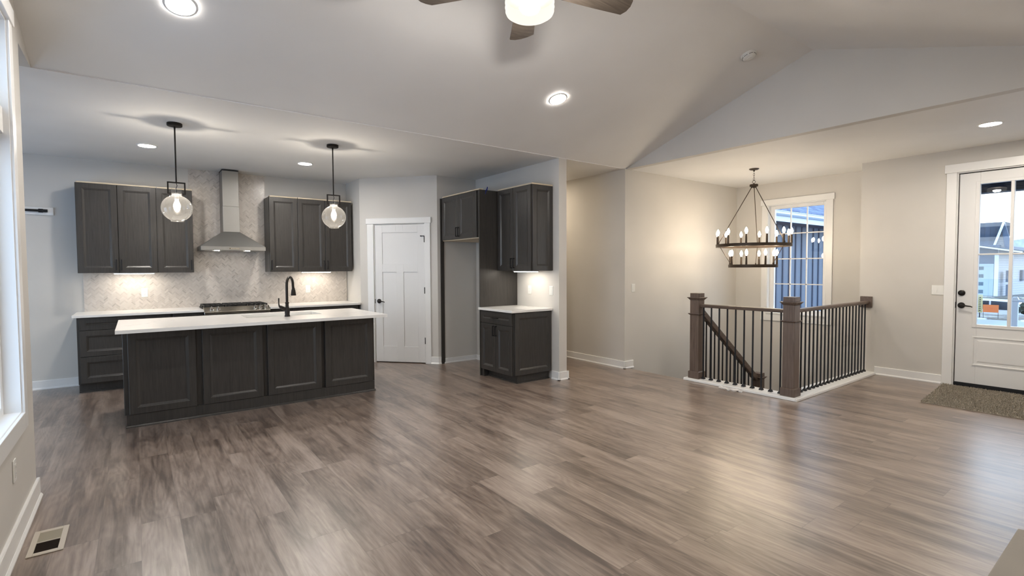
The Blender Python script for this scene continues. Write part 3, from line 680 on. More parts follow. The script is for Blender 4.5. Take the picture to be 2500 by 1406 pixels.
def pendant(label, x, y):
    t = thing('pendant_light', label, 'pendant light', (x, y, HC), group='globe pendants over the island')
    f = MB(); f.lathe([(0,-.0005),(.060,-.0005),(.062,-.003),(.062,-.024),(.058,-.028),(.008,-.030),(.008,-.050),(0,-.050)], n=32); f.make('canopy', M_BLACK, t)
    f = MB(); f.cyl((0,0,-.05), (0,0,-.54), .0065, n=14); f.make('stem', M_BLACK, t)
    f = MB(); f.box(-.072,.072,-.006,.006,-.552,-.540); f.box(-.072,-.060,-.006,.006,-.655,-.552); f.box(.060,.072,-.006,.006,-.655,-.552); f.box(-.060,-.043,-.005,.005,-.655,-.643); f.box(.043,.060,-.005,.005,-.655,-.643); f.make('bracket', M_BLACK, t, smooth=False)
    f = MB(); f.tube([(0,0,-.552), (.006,.0,-.575), (-.004,0,-.60), (0,0,-.640)], .0028, 8); f.make('wire', M_MATTE, t)
    prof = [(.041,-.602),(.041,-.655),(.042,-.664)]
    R, zc_ = .126, -.783
    for k in range(1, 54):
        a = radians(19 + k*2.55); r = R*sin(a); z = zc_ + R*1.0*cos(a)*.965
        if z < -.664: prof.append((r, z))
    prof = [p for p in prof if p[1] > -.905] + [(.050,-.906),(0,-.908)]
    f = MB(); f.lathe(prof, n=72); g = f.make('glass_globe', M_GLOBE, t, ang=60)
    f = MB(); f.lathe([(0,-.640),(.012,-.640),(.014,-.648),(.0375,-.652),(.0375,-.655),(.019,-.660),(.019,-.695),(.016,-.700),(0,-.700)], n=28); f.make('socket', M_STEEL, t)
    f = MB(); f.lathe([(0,-.700),(.014,-.702),(.016,-.715),(.028,-.745),(.030,-.765),(.024,-.795),(.012,-.815),(0,-.822)], n=24); f.make('bulb', M_BULB, t)
    d = bpy.data.lights.new('filament', 'POINT'); d.energy = L_PENDANT; d.color = WARM2; d.shadow_soft_size = .010
    o = bpy.data.objects.new('filament', d); COL.objects.link(o); o.parent = t; o.location = (0,0,-.765)
    return t
def glow_bulb():
    t = NT('glowing_clear_bulb'); e = t.n('Emission'); e.inputs[0].default_value = (1,.88,.70,1); e.inputs[1].default_value = 5.0
    tr_ = t.n('BsdfTransparent'); lw = t.n('LayerWeight'); lw.inputs[0].default_value = .5
    mx = t.n('MixShader'); t.l(t.ramp(lw.outputs['Facing'], [(.0,(.85,)*3),(.55,(.45,)*3),(1,(.12,)*3)]), mx.inputs[0]); t.l(tr_.outputs[0], mx.inputs[1]); t.l(e.outputs[0], mx.inputs[2]); t.l(mx.outputs[0], t.out.inputs[0]); return t.m
M_BULB = glow_bulb()
pendant('clear glass globe pendant hanging over the left end of the island', .330, 5.651)
pendant('clear glass globe pendant hanging over the right end of the island', 1.768, 5.632)

# ceiling fan -------------------------------------------------------
t = thing('ceiling_fan', 'ceiling fan with grey-brown wooden blades and a lit glass drum', 'ceiling fan', (1.845, YPK, 3.0))
f = MB(); f.lathe([(0,.545),(.075,.545),(.072,.50),(.03,.475),(0,.475)], n=32); f.make('canopy', M_BRONZE, t)
f = MB(); f.cyl((0,0,.475), (0,0,.16), .013); f.make('downrod', M_BRONZE, t)
f = MB(); f.lathe([(0,.16),(.05,.155),(.115,.12),(.125,.09),(.125,.035),(.10,.012),(.10,-.02),(.128,-.028),(.142,-.045),(.142,-.058),(0,-.058)], n=40); f.make('motor_housing', M_BRONZE, t)
for k in range(5):
    a = radians(56+72*k); M = Matrix.Rotation(a, 4, 'Z') @ Matrix.Rotation(radians(-11), 4, 'X')
    f = MB(); up, dn = [], []
    pts = [(.155,-.055),(.22,-.062),(.45,-.078),(.640,-.086),(.664,-.045),(.676,0),(.674,.045),(.655,.082),(.45,.074),(.22,.060),(.155,.053)]
    for x, y in pts: up.append(f.bm.verts.new(M @ Vector((x,y,.022)))); dn.append(f.bm.verts.new(M @ Vector((x,y,.014))))
    f.bm.faces.new(up); f.bm.faces.new(dn[::-1])
    for i in range(len(pts)): j = (i+1) % len(pts); f.bm.faces.new((up[i], dn[i], dn[j], up[j]))
    b = f.make('blade', M_FANB, t, smooth=False)
    f = MB(); f.bar(M @ Vector((.09,0,.028)), M @ Vector((.24,0,.026)), .035, .006); f.make('blade_arm', M_BRONZE, b, smooth=False)
f = MB(); f.lathe([(.138,-.060),(.1415,-.085),(.136,-.100),(.1415,-.112),(.1345,-.125),(.139,-.134),(.134,-.146),(.116,-.158),(.085,-.166),(.04,-.170),(0,-.171)], n=48)
def fan_glass():
    m = NT('fan_frosted_drum'); e = m.n('Emission'); e.inputs[0].default_value = (1,.93,.80,1); e.inputs[1].default_value = .5
    d = m.n('BsdfTransparent'); lw = m.n('LayerWeight'); lw.inputs[0].default_value = .4; mx = m.n('MixShader'); m.l(m.ramp(lw.outputs['Facing'], [(0,(.62,)*3),(1,(.95,)*3)]), mx.inputs[0]); m.l(d.outputs[0], mx.inputs[1]); m.l(e.outputs[0], mx.inputs[2]); m.l(mx.outputs[0], m.out.inputs[0]); return m.m
f.make('glass_drum', fan_glass(), t, ang=60)
f = MB(); f.lathe([(0,-.095),(.055,-.10),(.060,-.115),(.045,-.135),(0,-.145)], n=24); f.make('lamp', emitter('fan_lamp_glow', NEUT, L_FAN), t)

# smoke detector ----------------------------------------------------
t = thing('smoke_detector', 'round white smoke detector on the sloped ceiling near the gable wall', 'smoke detector', (4.806, 2.598, roofz(2.598)))
t.rotation_euler = SN.to_track_quat('-Z','Y').to_euler()
f = MB(); f.lathe([(0,-.0005),(.071,-.0005),(.071,-.010),(.066,-.012),(0,-.012)], n=40); f.make('base', M_PLATE, t)
f = MB(); f.lathe([(0,-.0121),(.062,-.0121),(.060,-.030),(.050,-.038),(.028,-.040),(.026,-.044),(0,-.044)], n=40); f.make('cover', M_PLATE, t)
f = MB()
for k in range(8):
    a = 2*pi*k/8; f.box(-.018,.018,.0595,.0635,-.027,-.022, Matrix.Rotation(a,4,'Z'))
f.make('vent_slots', M_SLOT, t)

# chandelier --------------------------------------------------------
CX, CY = 6.881, 3.617
t = thing('chandelier', 'two-tier dark bronze wagon-wheel chandelier with twenty lit candle bulbs over the stairwell', 'chandelier', (CX, CY, HC))
z = lambda v: v-HC
VA = atan2(CY, CX)                                    # bearing of the chandelier from the room
def ang(th): return VA + pi - radians(th) * -1        # th=0 faces the room, + to the right
def pol(r, th, zz): a = ang(th); return Vector((r*cos(a), r*sin(a), zz))
f = MB(); f.lathe([(0,-.0005),(.063,-.0005),(.064,-.006),(.050,-.016),(.012,-.022),(.010,-.038),(0,-.038)], n=32); f.make('canopy', M_BRONZE, t)
f = MB()
for k in range(4):
    c = Vector((0,0,-.050-.030*k)); A = Matrix.Translation(c) @ Matrix.Rotation(VA + (pi/2 if k%2 else 0),4,'Z') @ Matrix.Rotation(R90,4,'X') @ Matrix.Diagonal((.75,1.3,1,1))
    f.lathe([(.012+.003*cos(q*pi/3), .003*sin(q*pi/3)) for q in range(6)], n=18, M=A, close=True)
A = Matrix.Translation((0,0,-.180)) @ Matrix.Rotation(VA+pi/2,4,'Z') @ Matrix.Rotation(R90,4,'X')
f.lathe([(.019+.003*cos(q*pi/3), .003*sin(q*pi/3)) for q in range(6)], n=22, M=A, close=True)
f.make('chain', M_BRONZE, t)
f = MB(); f.lathe([(0,z(2.562)),(.008,z(2.562)),(.008,z(2.548)),(.052,z(2.546)),(.054,z(2.540)),(.054,z(2.522)),(.050,z(2.516)),(.018,z(2.514)),(.014,z(2.500)),(0,z(2.498))], n=28); f.make('hub', M_BRONZE, t)
R1, R2, Z1, Z2 = .470, .303, 1.708, 1.424
def ring(R, zc_, nm):
    f = MB(); f.lathe([(R-.011,zc_-.024),(R+.011,zc_-.024),(R+.011,zc_+.0175),(R-.011,zc_+.0175)], n=96, close=True)
    return f.make(nm, M_BRONZE, t, ang=40)
ring(R1, z(Z1), 'upper_ring'); ring(R2, z(Z2), 'lower_ring')
for th in (173, 53, -67):
    f = MB(); a, b = pol(.030, th, z(2.505)), pol(R1-.002, th, z(Z1)+.030)
    f.cyl(a, b, .0048, n=10); f.lathe([(0,-.012),(.009,-.008),(.011,0),(.009,.008),(0,.012)], tuple(a), 12); f.lathe([(0,-.012),(.008,-.008),(.010,0),(.008,.008),(0,.014)], tuple(b), 12); f.make('support_rod', M_BRONZE, t)
    f = MB(); a, b = pol(R1-.012, th, z(Z1)-.010), pol(R2+.002, th, z(Z2)+.030)
    f.cyl(a, b, .0042, n=10); f.lathe([(0,-.012),(.008,-.008),(.010,0),(.008,.008),(0,.014)], tuple(b), 12); f.make('lower_rod', M_BRONZE, t)
cm = bm_ = None
for n_, R, zz, ph in ((12, R1, Z1, -70), (8, R2, Z2, -105)):
    for k in range(n_):
        p = pol(R, ph+k*360/n_, z(zz)+.0176)
        if cm is None:
            f = MB(); f.lathe([(0,0),(.014,0),(.0125,.118),(0,.118)], n=14); cm = f.make('candle', M_BRONZE, t)
            f = MB(); f.lathe([(0,0),(.008,0),(.010,.008),(.0185,.032),(.019,.042),(.014,.062),(.005,.082),(0,.086)], n=12); bm_ = f.make('bulb', M_CANDL, cm); bm_.location = (0,0,.1185)
            c = cm
        else:
            c = cm.copy(); COL.objects.link(c); b = bm_.copy(); COL.objects.link(b); b.parent = c
        c.parent = t; c.location = p

# ================================================================== STAIRS AND RAILING
f = MB(); NR, RI, TR, X0 = 7, .185, .254, 5.495
prof = [(X0, -2.6), (X0, -.0605)]
prof = [(X0,-.30)]
for k in range(NR):
    x = X0+k*TR; prof += [(x, -.061 if k == 0 else -k*RI), (x, -(k+1)*RI)]
prof += [(8.29, -NR*RI), (8.29, -NR*RI-.2), (X0+NR*TR-.2, -NR*RI-.2)]
f.extr(prof, 'y', 3.60, 4.650)
f.box(7.03, 8.29, 2.61, 3.60, -NR*RI-.2, -NR*RI)
for k in range(1, 6): f.box(7.03-k*TR, 7.03-(k-1)*TR, 2.61, 3.56, -NR*RI-k*RI-.2, -NR*RI-k*RI)
t = f.make('staircase', M_TREAD, smooth=False); tag(t, 'staircase descending behind the railing to a landing below the window', 'staircase')
t.location = (0,0,0)
NX, NY1, NY2 = 5.578, 3.628, 2.505
t = thing('stair_railing', 'dark wooden stair railing with black balusters around the stairwell opening', 'railing', (NX, NY2, 0))
def newel(parent, x, y, z0, h, name='newel_post'):
    f = MB(); b, s = .074, .0605
    f.box(x-b, x+b, y-b, y+b, z0, z0+.082); f.frustum((x-b,x+b,y-b,y+b), z0+.0821, (x-s,x+s,y-s,y+s), z0+.090)
    f.box(x-s, x+s, y-s, y+s, z0+.0901, z0+h-.085)
    n = f.make(name, M_NEWEL, parent, smooth=False, bevel=.002)
    f = MB(); q = z0+h-.255; f.frustum((x-s-.002,x+s+.002,y-s-.002,y+s+.002), q-.014, (x-s-.018,x+s+.018,y-s-.018,y+s+.018), q); f.box(x-s-.018,x+s+.018,y-s-.018,y+s+.018,q,q+.005); f.make('collar', M_NEWEL, n, smooth=False)
    f = MB(); q = z0+h-.085; f.frustum((x-s-.001,x+s+.001,y-s-.001,y+s+.001), q, (x-s-.022,x+s+.022,y-s-.022,y+s+.022), q+.026); f.box(x-s-.026,x+s+.026,y-s-.026,y+s+.026,q+.026,q+.034); f.box(x-s,x+s,y-s,y+s,q+.034,q+.085); f.make('post_cap', M_NEWEL, n, smooth=False, bevel=.0015)
    return n
def off(o): o.location = (-NX, -NY2, 0); return o
ZB = .031
for y in (NY1, NY2):
    n = newel(t, NX, y, ZB, 1.055); n.location = (-NX, -NY2, 0)
f = MB()
def nose(f, x0, x1, y0, y1):                          # flat board with a rounded outer nosing
    f.box(x0, x1, y0, y1, .001, ZB)
nose(f, 5.492, 5.672, YD-.19, 3.742)
f.box(5.674, XD-.002, YD-.184, YD+.004, .001, ZB)
f.extr([(5.468,.001),(5.492,.001),(5.492,ZB),(5.478,ZB),(5.470,.022),(5.470,.014)], 'y', 2.388, 3.744)
f.extr([(2.388,.001),(YD-.186,.001),(YD-.186,ZB),(2.398,ZB),(2.390,.022),(2.390,.014)], 'x', 5.468, XD-.001)
off(f.make('base_board', M_TRIM, t, smooth=False, bevel=.002))
def rail_prof(f, ax, a, b, c, zt):                    # moulded rail profile, c = centre on the cross axis
    h = [(-.030,-.040),(-.024,-.040),(.024,-.040),(.030,-.034),(.033,-.012),(.028,-.003),(.016,0),(-.016,0),(-.028,-.003),(-.033,-.012),(-.030,-.034)]
    f.extr([(c+u, zt+v) for u, v in h[1:]], ax, a, b)
f = MB(); rail_prof(f, 'y', NY2+.061, NY1-.061, NX+.002, .953); off(f.make('handrail', M_RAILY, t, ang=25))
f = MB(); rail_prof(f, 'x', NX+.061, XD-.026, NY2, .955); off(f.make('handrail', M_RAILX, t, ang=25))
f = MB(); f.box(XD-.025, XD-.001, NY2-.060, NY2+.075, .868, 1.014); f.frustum((0,0,0,0),0,(0,0,0,0),0) if False else None; off(f.make('wall_rosette', M_RAILX, t, smooth=False, bevel=.004))
bal = None
def baluster(parent, p, h, foot=True):
    f = MB(); f.box(-.0068,.0068,-.0068,.0068,0,h); b = f.make('baluster', M_MATTE, parent, smooth=False); b.location = p
    if foot:
        f = MB(); f.frustum((-.020,.020,-.020,.020), 0, (-.019,.019,-.019,.019), .010); f.frustum((-.019,.019,-.019,.019), .0101, (-.0095,.0095,-.0095,.0095), .026); f.make('baluster_shoe', M_MATTE, b, smooth=False)
    return b
spots = [(0, NY1-.092-(NY1-.092-2.612)*k/9.0-NY2) for k in range(10)] + [(5.815+(7.628-5.815)*k/18.0-NX, 0) for k in range(19)]
for i, (x, y) in enumerate(spots):
    if bal is None: bal = baluster(t, (x, y, ZB), .953-.041-ZB)
    else:
        b = bal.copy(); COL.objects.link(b); b.location = (x, y, ZB)
        q = bal.children[0].copy(); COL.objects.link(q); q.parent = b
# descending handrail
t2 = thing('stair_handrail', 'brown handrail on black balusters descending the stairs behind the railing', 'handrail', (7.09, NY1, -NR*RI))
LO = Vector((-7.09, -NY1, NR*RI))
sl = -.754
ra, rb = Vector((5.662, NY1, .855)), Vector((7.032, NY1, .855+sl*1.370))
f = MB(); f.bar(ra, rb, .062, .075, up=(0,0,1)); o = f.make('handrail', M_RAILX, t2, smooth=False, bevel=.010, segs=2); o.location = LO
n = newel(t2, 7.095, NY1, -NR*RI+.002, NR*RI-.105); n.location = LO
for k in range(13):
    x = 5.783+.095*k; zt = ra.z + sl*(x-ra.x) - .045; zb = -RI*(int((x-X0)/TR)+1) + .003
    b = baluster(t2, tuple(Vector((x, NY1, zb))+LO), zt-zb, False)

# ================================================================== SMALL THINGS
def plate(name, label, cat, loc, rot, gangs=1, kind='outlet'):
    t = thing(name, label, cat, loc, rot); w = .070 if gangs == 1 else .116; h = .114
    f = MB(); f.frustum((0,0,0,0),0,(0,0,0,0),0) if False else f.box(-w/2, w/2, -.006, 0, -h/2, h/2); f.make('wall_plate', M_PLATE, t, smooth=False, bevel=.003, segs=2)
    for g in range(gangs):
        x = 0 if gangs == 1 else (-.023, .023)[g]
        if kind == 'switch':
            f = MB(); f.extr([(-.0061,-.033),(-.0095,-.033),(-.0065,.033),(-.0061,.033)], 'x', x-.0165, x+.0165); f.make('rocker', M_PLATE, t, smooth=False, bevel=.001)
        else:
            f = MB(); f.box(x-.0165, x+.0165, -.0085, -.0061, -.033, .033); r = f.make('receptacle', M_PLATE, t, smooth=False, bevel=.001)
            f = MB()
            for zz in (-.017, .017):
                f.box(x-.0075, x-.0055, -.0089, -.0085, zz-.004, zz+.005); f.box(x+.0055, x+.0075, -.0089, -.0085, zz-.004, zz+.005); f.cyl((x,-.0085,zz-.010),(x,-.0089,zz-.010),.0022,n=8)
            f.make('socket_slots', M_SLOT, r, smooth=False)
    return t
plate('outlet', 'white outlet on the herringbone tile left of the gas range', 'outlet', (.093, YB-.0101, 1.114), 0)
plate('outlet', 'white outlet on the herringbone tile right of the black faucet', 'outlet', (2.117, YB-.0101, 1.104), 0)
plate('outlet', 'white outlet in the glowing nook above the small pillar counter', 'outlet', (XR-.0002, 5.248, 1.118), -R90)
plate('light_switch', 'white rocker switch beside the pillar edge above the small counter', 'switch', (XR-.0002, 4.815, 1.118), -R90, 1, 'switch')
plate('outlet', 'white outlet low on the left wall below the window', 'outlet', (XL+.0002, 3.55, .385), R90)
plate('light_switch', 'white rocker switch near the corner of the stairwell wall', 'switch', (5.602, YK-.0152, 1.120), 0, 1, 'switch')
plate('light_switch', 'white double rocker switch beside the front door casing', 'switch', (XD-.0002, 1.783, 1.120), -R90, 2, 'switch')

t = thing('wall_fixture', 'black bar fixture on a white board high on the far left wall', 'wall fixture', (-1.0, YB, 2.10))
f = MB(); f.box(-.50, .247, -.020, 0, -.042, .045); f.make('mounting_board', M_TRIM, t, smooth=False, bevel=.002)
f = MB(); f.cyl((-.48,-.040,.004), (.155,-.040,.004), .0145, n=14); f.cyl((.118,-.040,.004), (.158,-.040,.004), .022, n=16); f.cyl((.158,-.040,.004), (.197,-.040,.004), .0175, n=14)
f.box(.124,.150,-.030,-.0201,-.012,.020); f.box(-.40,-.374,-.030,-.0201,-.012,.020); f.make('bar', M_MATTE, t)

t = thing('floor_vent', 'tan floor vent by the left wall baseboard, half of its grille dark', 'floor vent', (-.396, 3.497, 0))
f = MB(); f.wall('y', -.005, .0, 0, 0, 0, 0) if False else None
for b in ((-.070,-.046,-.152,.152),(.046,.070,-.152,.152),(-.046,.046,-.152,-.122),(-.046,.046,.122,.152),(-.046,.046,-.004,.004)): f.box(b[0],b[1],b[2],b[3],.0005,.006)
f.make('frame', M_VENT, t, smooth=False, bevel=.0015)
f = MB(); f.box(-.046,.046,-.122,.122,.0004,.0012); f.make('duct', M_VDARK, t, smooth=False)
f = MB()
for k in range(14): f.box(-.045,.045,-.119+k*.0084,-.1172+k*.0084,.0013,.0045)
f.make('grille', M_VDARK, t, smooth=False)
f = MB(); f.box(-.046,.046,.004,.122,.0013,.0042); f.make('damper', paint('vent_damper_olive', (.27,.24,.18), rough=.5, var=.02), t, smooth=False)

# door mat: low base with a short pile
MX0, MX1, MY0, MY1 = 6.462, 7.640, .62, 1.640
f = MB(); f.prism([(MX0, MY0),(MX1,MY0),(MX1,MY1+.06),(MX0,MY1-.03)], .001, .009)
rnd = random.Random(3); 
for i in range(15000):
    x = rnd.uniform(MX0-.004, MX1); y = rnd.uniform(MY0, MY1-.03+.09*(x-MX0)/(MX1-MX0)); a = rnd.uniform(0, 2*pi); h = rnd.uniform(.010,.017); w = .0032
    lx, ly = rnd.uniform(-.007,.007), rnd.uniform(-.007,.007); dx, dy = cos(a)*w, sin(a)*w
    v = [f.bm.verts.new(q) for q in ((x-dx,y-dy,.008),(x+dx,y+dy,.008),(x+lx+dx*.6,y+ly+dy*.6,.008+h),(x+lx-dx*.6,y+ly-dy*.6,.008+h))]; f.bm.faces.new(v)
t = f.make('door_mat', M_RUG, smooth=False); tag(t, 'beige shag door mat lying in front of the entry door', 'rug')

f = MB(); f.box(1.95, 3.592, YF+.001, .483, .0005, .060); t = f.make('hearth', M_HEARTH, smooth=False, bevel=.006, segs=2); tag(t, 'corner of a taupe hearth slab at the lower right edge', 'hearth')

# scrap by the railing base
t = thing('packing_scrap', 'crumpled white scrap lying against the railing base board', 'scrap', (5.375, 3.085, 0))
f = MB(); rs = random.Random(5)
P = [Vector((.03*sin(k*.9)*.3 - .022*sin(pi*k/9), .125-.028*k, .013+.014*abs(sin(k*1.3)))) for k in range(10)]
f.tube(P, [.006,.013,.012,.015,.010,.015,.012,.016,.013,.006], 7)
for v in f.bm.verts: v.co += Vector((rs.uniform(-.003,.003), rs.uniform(-.003,.003), rs.uniform(-.001,.004)))
f.make('paper_strip', M_SCRAP, t, smooth=False)
f = MB(); f.box(-.012,.022,-.145,-.105,.001,.010, Matrix.Rotation(.3,4,'Z')); f.make('torn_end', M_TRIM, t, smooth=False)
f = MB(); f.box(.030,.052,.05,.10,.001,.006); f.box(.030,.050,-.11,-.07,.001,.006); f.make('dark_clip', M_MATTE, t, smooth=False)
# ================================================================== OUTSIDE
# porch
f = MB(); f.box(7.86, 10.2, -3.5, 2.45, -.25, -.06); struct(f.make('ground_porch', M_CONC, smooth=False))
t = thing('porch_roof', 'dark porch soffit and beam seen through the top of the front door glass', 'porch roof', (8.9, .5, 2.42))
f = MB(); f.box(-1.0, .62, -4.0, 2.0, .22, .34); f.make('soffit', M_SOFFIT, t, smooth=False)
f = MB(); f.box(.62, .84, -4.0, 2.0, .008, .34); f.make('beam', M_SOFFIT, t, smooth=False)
t = thing('porch_railing', 'white porch rail post with a low top rail outside the front door', 'railing', (9.30, 1.347, -.06))
f = MB(); f.box(-.032,.032,-.030,.030,0,1.0); f.make('post', M_FASCIA, t, smooth=False, bevel=.003)
f = MB(); f.frustum((-.045,.045,-.043,.043),1.0005,(-.020,.020,-.020,.020),1.055); f.make('post_cap', M_FASCIA, t, smooth=False)
f = MB(); f.box(-.022,.022,-1.4,-.031,.985,1.020); f.box(-.018,.018,-1.4,-.031,.10,.135); f.make('top_rail', M_FASCIA, t, smooth=False)
# ground, road, hills
f = MB()
xs = [10.2, 19.8, 20.0, 29.0, 30.5, 40.0, 43.0, 60.0, 160.0]; zs = [-.16, -.16, -.18, -.62, -1.75, -1.75, -.62, -.60, -1.5]
rg = random.Random(2); ys = [-60+4*k for k in range(41)]
grid = [[f.bm.verts.new((x, y, z_+(rg.uniform(-.06,.06) if 19.9 < x < 100 and x not in (30.5,40.0) else 0))) for y in ys] for x, z_ in zip(xs, zs)]
for a, b in zip(grid[1:], grid[2:]):
    for i in range(len(ys)-1): f.bm.faces.new((a[i], b[i], b[i+1], a[i+1]))
struct(f.make('ground_lawn', M_GROUND))
f = MB(); f.box(8.50, 19.85, -60, 60, -.40, -.26); f.box(7.86, 8.50, -60, 2.45, -.40, -.26); f.box(10.2, 19.85, -8, 4.9, -.26, -.15); struct(f.make('ground_walk', M_CONC, smooth=False))
f = MB(); f.box(-80, 5.30, -60, 60, -.42, -.40); f.box(5.30, 7.84, -60, 2.40, -.42, -.40); struct(f.make('ground_yard', M_BOUNCE_SNOW, smooth=False))
f = MB(); pr_ = [(220, -60)] 
hv = [(-120,4),(-60,9),(-30,6),(0,10),(20,12),(40,9),(80,11),(140,6)]
f.extr([(-120,-20)]+[(y, h) for y, h in hv]+[(140,-20)], 'x', 230, 240); struct(f.make('ground_hills', M_HILL, smooth=False))
# garage wing of this house, seen through the stair window
GY = 5.5
t = thing('garage_wing', 'slate blue board-and-batten wing with white gutter outside the stair window', 'house', (12, GY, -.3))
f = MB(); f.box(-3.35, 8, 0, 5, 0, 2.75); f.make('siding_wall', M_BLUE, t, smooth=False)
f = MB()
for k in range(37):
    x = -3.30+.307*k; f.box(x-.0225, x+.0225, -.020, -.0005, 0, 2.65)
o = f.make('battens', M_BLUED, t, smooth=False)
f = MB(); f.box(-3.5, 8.2, -.395, -.0205, 2.655, 2.675); f.make('soffit', M_BLUED, t, smooth=False)
f = MB(); f.box(-3.5, 8.2, -.42, -.396, 2.655, 2.77); f.extr([(-.42,2.770),(-.465,2.770),(-.50,2.80),(-.50,2.845),(-.515,2.85),(-.515,2.862),(-.42,2.862)], 'x', -3.5, 8.2); f.make('gutter', M_FASCIA, t, smooth=False)
f = MB(); f.extr([(-.44,2.845),(4.0,6.0),(4.0,6.1),(-.44,2.90)], 'x', -3.55, 8.25)
o = f.make('roof', M_SHINGLE, t, smooth=False)
f = MB(); f.box(-1.38, -.98, -.30, .1, 2.92, 3.20); f.make('chimney_flashing', M_FASCIA, t, smooth=False)
# far house -- numbers measured at x = 26 m, scaled out to 46 m
FX, K = 46.0, 46.0/26.0
def fz(v): return 1.402 + (v-1.402)*K
t = thing('far_house', 'pale blue house with garage door and steep gable across the street', 'house', (FX, 7.6, -.75))
LX, LY, LZ = -FX, -7.6, .75
yc = 4.265*K                                         # corner of the blue garage front
f = MB(); f.box(0, 12, yc+.02+LY, 16+LY, 0, fz(2.23)+LZ-.05); f.make('garage_front', M_FARBLUE, t, smooth=False)
f = MB(); f.extr([(0,yc-.02+LY),(9.5,yc-1.10+LY),(9.5,yc+.015+LY),(0,yc+.015+LY)], 'z', 0, fz(2.05)+LZ); f.make('siding_wall', M_SIDING, t, smooth=False)
f = MB(); f.box(-.06, -.0, yc-.03+LY, yc+.17+LY, 0, fz(1.85)+LZ); f.make('corner_board', M_FASCIA, t, smooth=False)
g0, g1, gz0, gz1 = 4.375*K+LY, 9.2*K+LY, fz(.27)+LZ, fz(1.49)+LZ
f = MB(); f.box(-.05, -.001, g0, g0+.22, gz0, gz1); f.box(-.05, -.001, g0+.22, g1, gz1-.18, gz1); f.box(-.03, -.001, g0+.22, g1, gz0, gz1-.18); o = f.make('garage_door', M_GARDOOR, t, smooth=False)
for k in range(4):
    f = MB(); zz = gz0+.16+k*.53; f.box(-.036, -.0305, g0+.50, g0+3.2, zz, zz+.24); f.make('garage_pane', M_GARPANE, o, smooth=False)
# lower roof with white fascia falling to the right, main roof and gable
def Pz(y26, z26): return (y26*K+LY, fz(z26)+LZ)
a, b = Pz(4.83, 2.26), Pz(3.56, 1.93); a2, b2 = Pz(4.83, 2.20), Pz(3.56, 1.875)
e0 = (a[0]+2.2, a[1]+.36); e02 = (a2[0]+2.2, a2[1]+.36)
f = MB(); f.extr([e0, b, b2, e02], 'x', -.9, -.75); f.make('fascia', M_FASCIA, t, smooth=False)
f = MB(); f.extr([(e0[0], e0[1]+.06), (b[0]-.05, b[1]+.05), b, e0], 'x', -.92, 9.0); f.make('lower_roof', M_SHINGLE2, t, smooth=False)
pk = Pz(4.193, 3.06); ll = Pz(4.43, 2.207); rr = Pz(3.985, 2.12)
f = MB(); f.extr([(pk[0], pk[1]), (rr[0], rr[1]-.2), (ll[0], ll[1]-.1)], 'x', .9, 1.0); f.make('gable_wall', M_SIDING, t, smooth=False)
f = MB(); f.extr([pk, (pk[0]-.02, pk[1]-.16), (ll[0]-.06, ll[1]-.1), (ll[0]-.16, ll[1]-.1)], 'x', .5, .6) if False else f.bar((.55, pk[0], pk[1]), (.55, ll[0], ll[1]), .12, .10, up=(1,0,0)); f.make('gable_trim', M_FASCIA, t, smooth=False)
f = MB(); top = Pz(4.95, 3.06)
v = [f.bm.verts.new(q) for q in ((.5, pk[0], pk[1]+.04), (.5, ll[0], ll[1]), (.5, 9+LY+4, ll[1]-.2), (3.4, 9+LY+4, pk[1]+.04), (3.4, pk[0], pk[1]+.04))]
f.bm.faces.new((v[0], v[1], v[2], v[3], v[4]))
f.extr([(pk[0], pk[1]+.05), (ll[0], ll[1]), (8.0, ll[1]), (8.0, pk[1]+.05)], 'x', 1.05, 4.0); f.make('main_roof', M_SHINGLE2, t, smooth=False)
f = MB(); f.extr([(pk[0], pk[1]+.05), (rr[0]-.10, rr[1]-.25), (rr[0]+.28, rr[1]-.25), (pk[0]+.1, pk[1]-.6)], 'x', .7, .85); f.make('far_slope', M_FARBLUE, t, smooth=False)
for y26, z0_, z1_ in ((4.125, .80, 1.231), (4.115, .296, .703)):
    f = MB(); f.box(.35, .95, y26*K-.10+LY-.16, y26*K+LY-.085, fz(z0_)+LZ, fz(z1_)+LZ); f.make('window', M_BLUED, t, smooth=False)
f = MB(); f.box(4.0, 5.0, yc+LY-.62, yc+LY-.45, fz(.82)+LZ, fz(1.24)+LZ); f.make('window', M_BLUED, t, smooth=False)
# parked car, half hidden by the bank
t = thing('parked_car', 'white parked car behind the orange sign across the street', 'car', (35.5, 5.85, -1.75))
f = MB(); body = [(-2.2,.35),(-2.2,.75),(-1.4,.92),(-.75,1.40),(.9,1.46),(1.65,1.0),(2.15,.92),(2.25,.6),(2.2,.35)]
f.extr([(y_, z_) for y_, z_ in body], 'x', -.85, .85); f.make('car_body', M_CARW, t, bevel=.05, segs=2)
f = MB(); f.extr([(-1.25,.96),(-.70,1.36),(.05,1.40),(.05,.97)], 'x', -.862, -.851); f.extr([(.12,.97),(.12,1.40),(.85,1.40),(1.45,1.0)], 'x', -.862, -.851)
f.extr([(-1.42,.93),(-.76,1.41),(-.72,1.38),(-1.34,.92)], 'x', -.78, .78); f.make('car_glass', M_CARG, t, smooth=False)
for y_ in (-1.4, 1.4):
    f = MB(); f.cyl((-.88, y_, .33), (-.66, y_, .33), .33, n=24); f.make('wheel', M_TYRE, t)
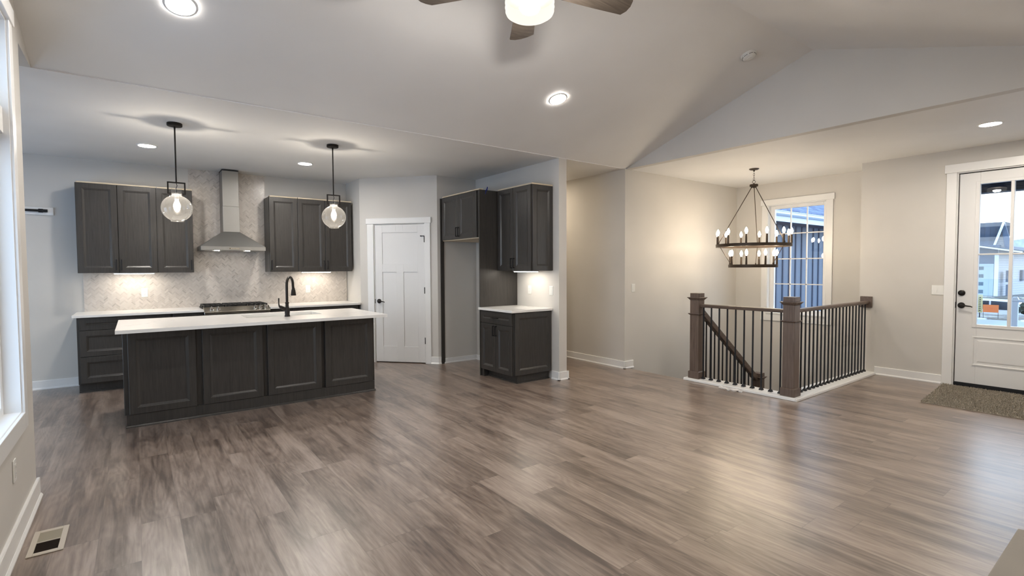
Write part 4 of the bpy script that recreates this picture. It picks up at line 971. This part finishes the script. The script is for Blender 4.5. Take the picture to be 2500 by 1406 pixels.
# yard signs
sy = 2.397*20/14; 
t = thing('yard_sign', 'orange yard sign on thin wire legs in the thawing front lawn', 'sign', (20.1, sy, -.18))
w = .17; zb_, zt_ = .252+.0, .435+.02
zc0 = 1.402+(.452-1.402)*20/14+.18; zc1 = 1.402+(.608-1.402)*20/14+.18
f = MB(); f.box(-.006, .006, -w, w, zc0, zc1); f.make('sign_board', M_ORANGE, t, smooth=False)
for y_ in (-w+.01, w-.01):
    f = MB(); f.cyl((.010, y_, -.05), (.010, y_, zc1-.02), .005, n=8); f.make('wire_leg', M_MATTE, t)
f = MB(); rs = random.Random(11)
for zz, hh, x0, x1, stp in ((zc0+.125, .034, -.13, .13, .030), (zc0+.065, .020, -.12, .09, .021)):
    y_ = x0
    while y_ < x1:
        wv = stp*rs.uniform(.45,.75); f.box(-.0075,-.0061, y_, y_+wv*.3, zz-hh/2, zz+hh/2); f.box(-.0075,-.0061, y_+wv*.3, y_+wv, zz+rs.choice((-1,0,1))*hh*.4-hh*.1, zz+rs.choice((0,1))*hh*.2+hh*.12); y_ += stp
f.make('faded_lettering', M_ORTXT, t, smooth=False)
t = thing('yard_sign', 'narrow upright pale yellow sign left of the orange yard sign', 'sign', (20.6, 2.935*20.6/16, -.19))
z0_ = .40*20.6/16-.40+.19; f = MB(); f.box(-.01,.01,-.085,.045,.18,.86-.13); f.make('sign_board', M_YEL, t, smooth=False)
f = MB(); f.box(.0101,.03,-.03,-.01,-.05,.70); f.make('stake', M_MATTE, t, smooth=False)
f = MB()
for k in range(7): f.box(-.0125,-.0101,-.045,-.015,.23+k*.065,.265+k*.065); f.box(-.0125,-.0101,-.015,.005,.23+k*.065,.24+k*.065)
f.make('lettering', M_YTXT, t, smooth=False)
# bushes right of the far house
def bush(label, p, r, n=260, seed=1):
    f = MB(); q = random.Random(seed)
    for i in range(n):
        d = Vector((q.gauss(0,1), q.gauss(0,1), abs(q.gauss(0,1)))).normalized()*r*q.uniform(.45,1); a = Vector((q.uniform(-1,1), q.uniform(-1,1), q.uniform(-1,1))).normalized(); b = a.orthogonal()*r*.14
        a = a*r*.22; f.quad(d-a, d+b, d+a, d-b)
    t = thing('bush', label, 'bush', p); f.make('foliage', M_LEAF, t, smooth=False)
    f = MB(); f.cyl((0,0,-.6*r), (0,0,.5*r), .05*r, .02*r, 8); f.make('stem', M_LEAF, t)
bush('dark leafy bush right of the far white-sided house', (28, 3.32, -.45), .62, 420, 4)
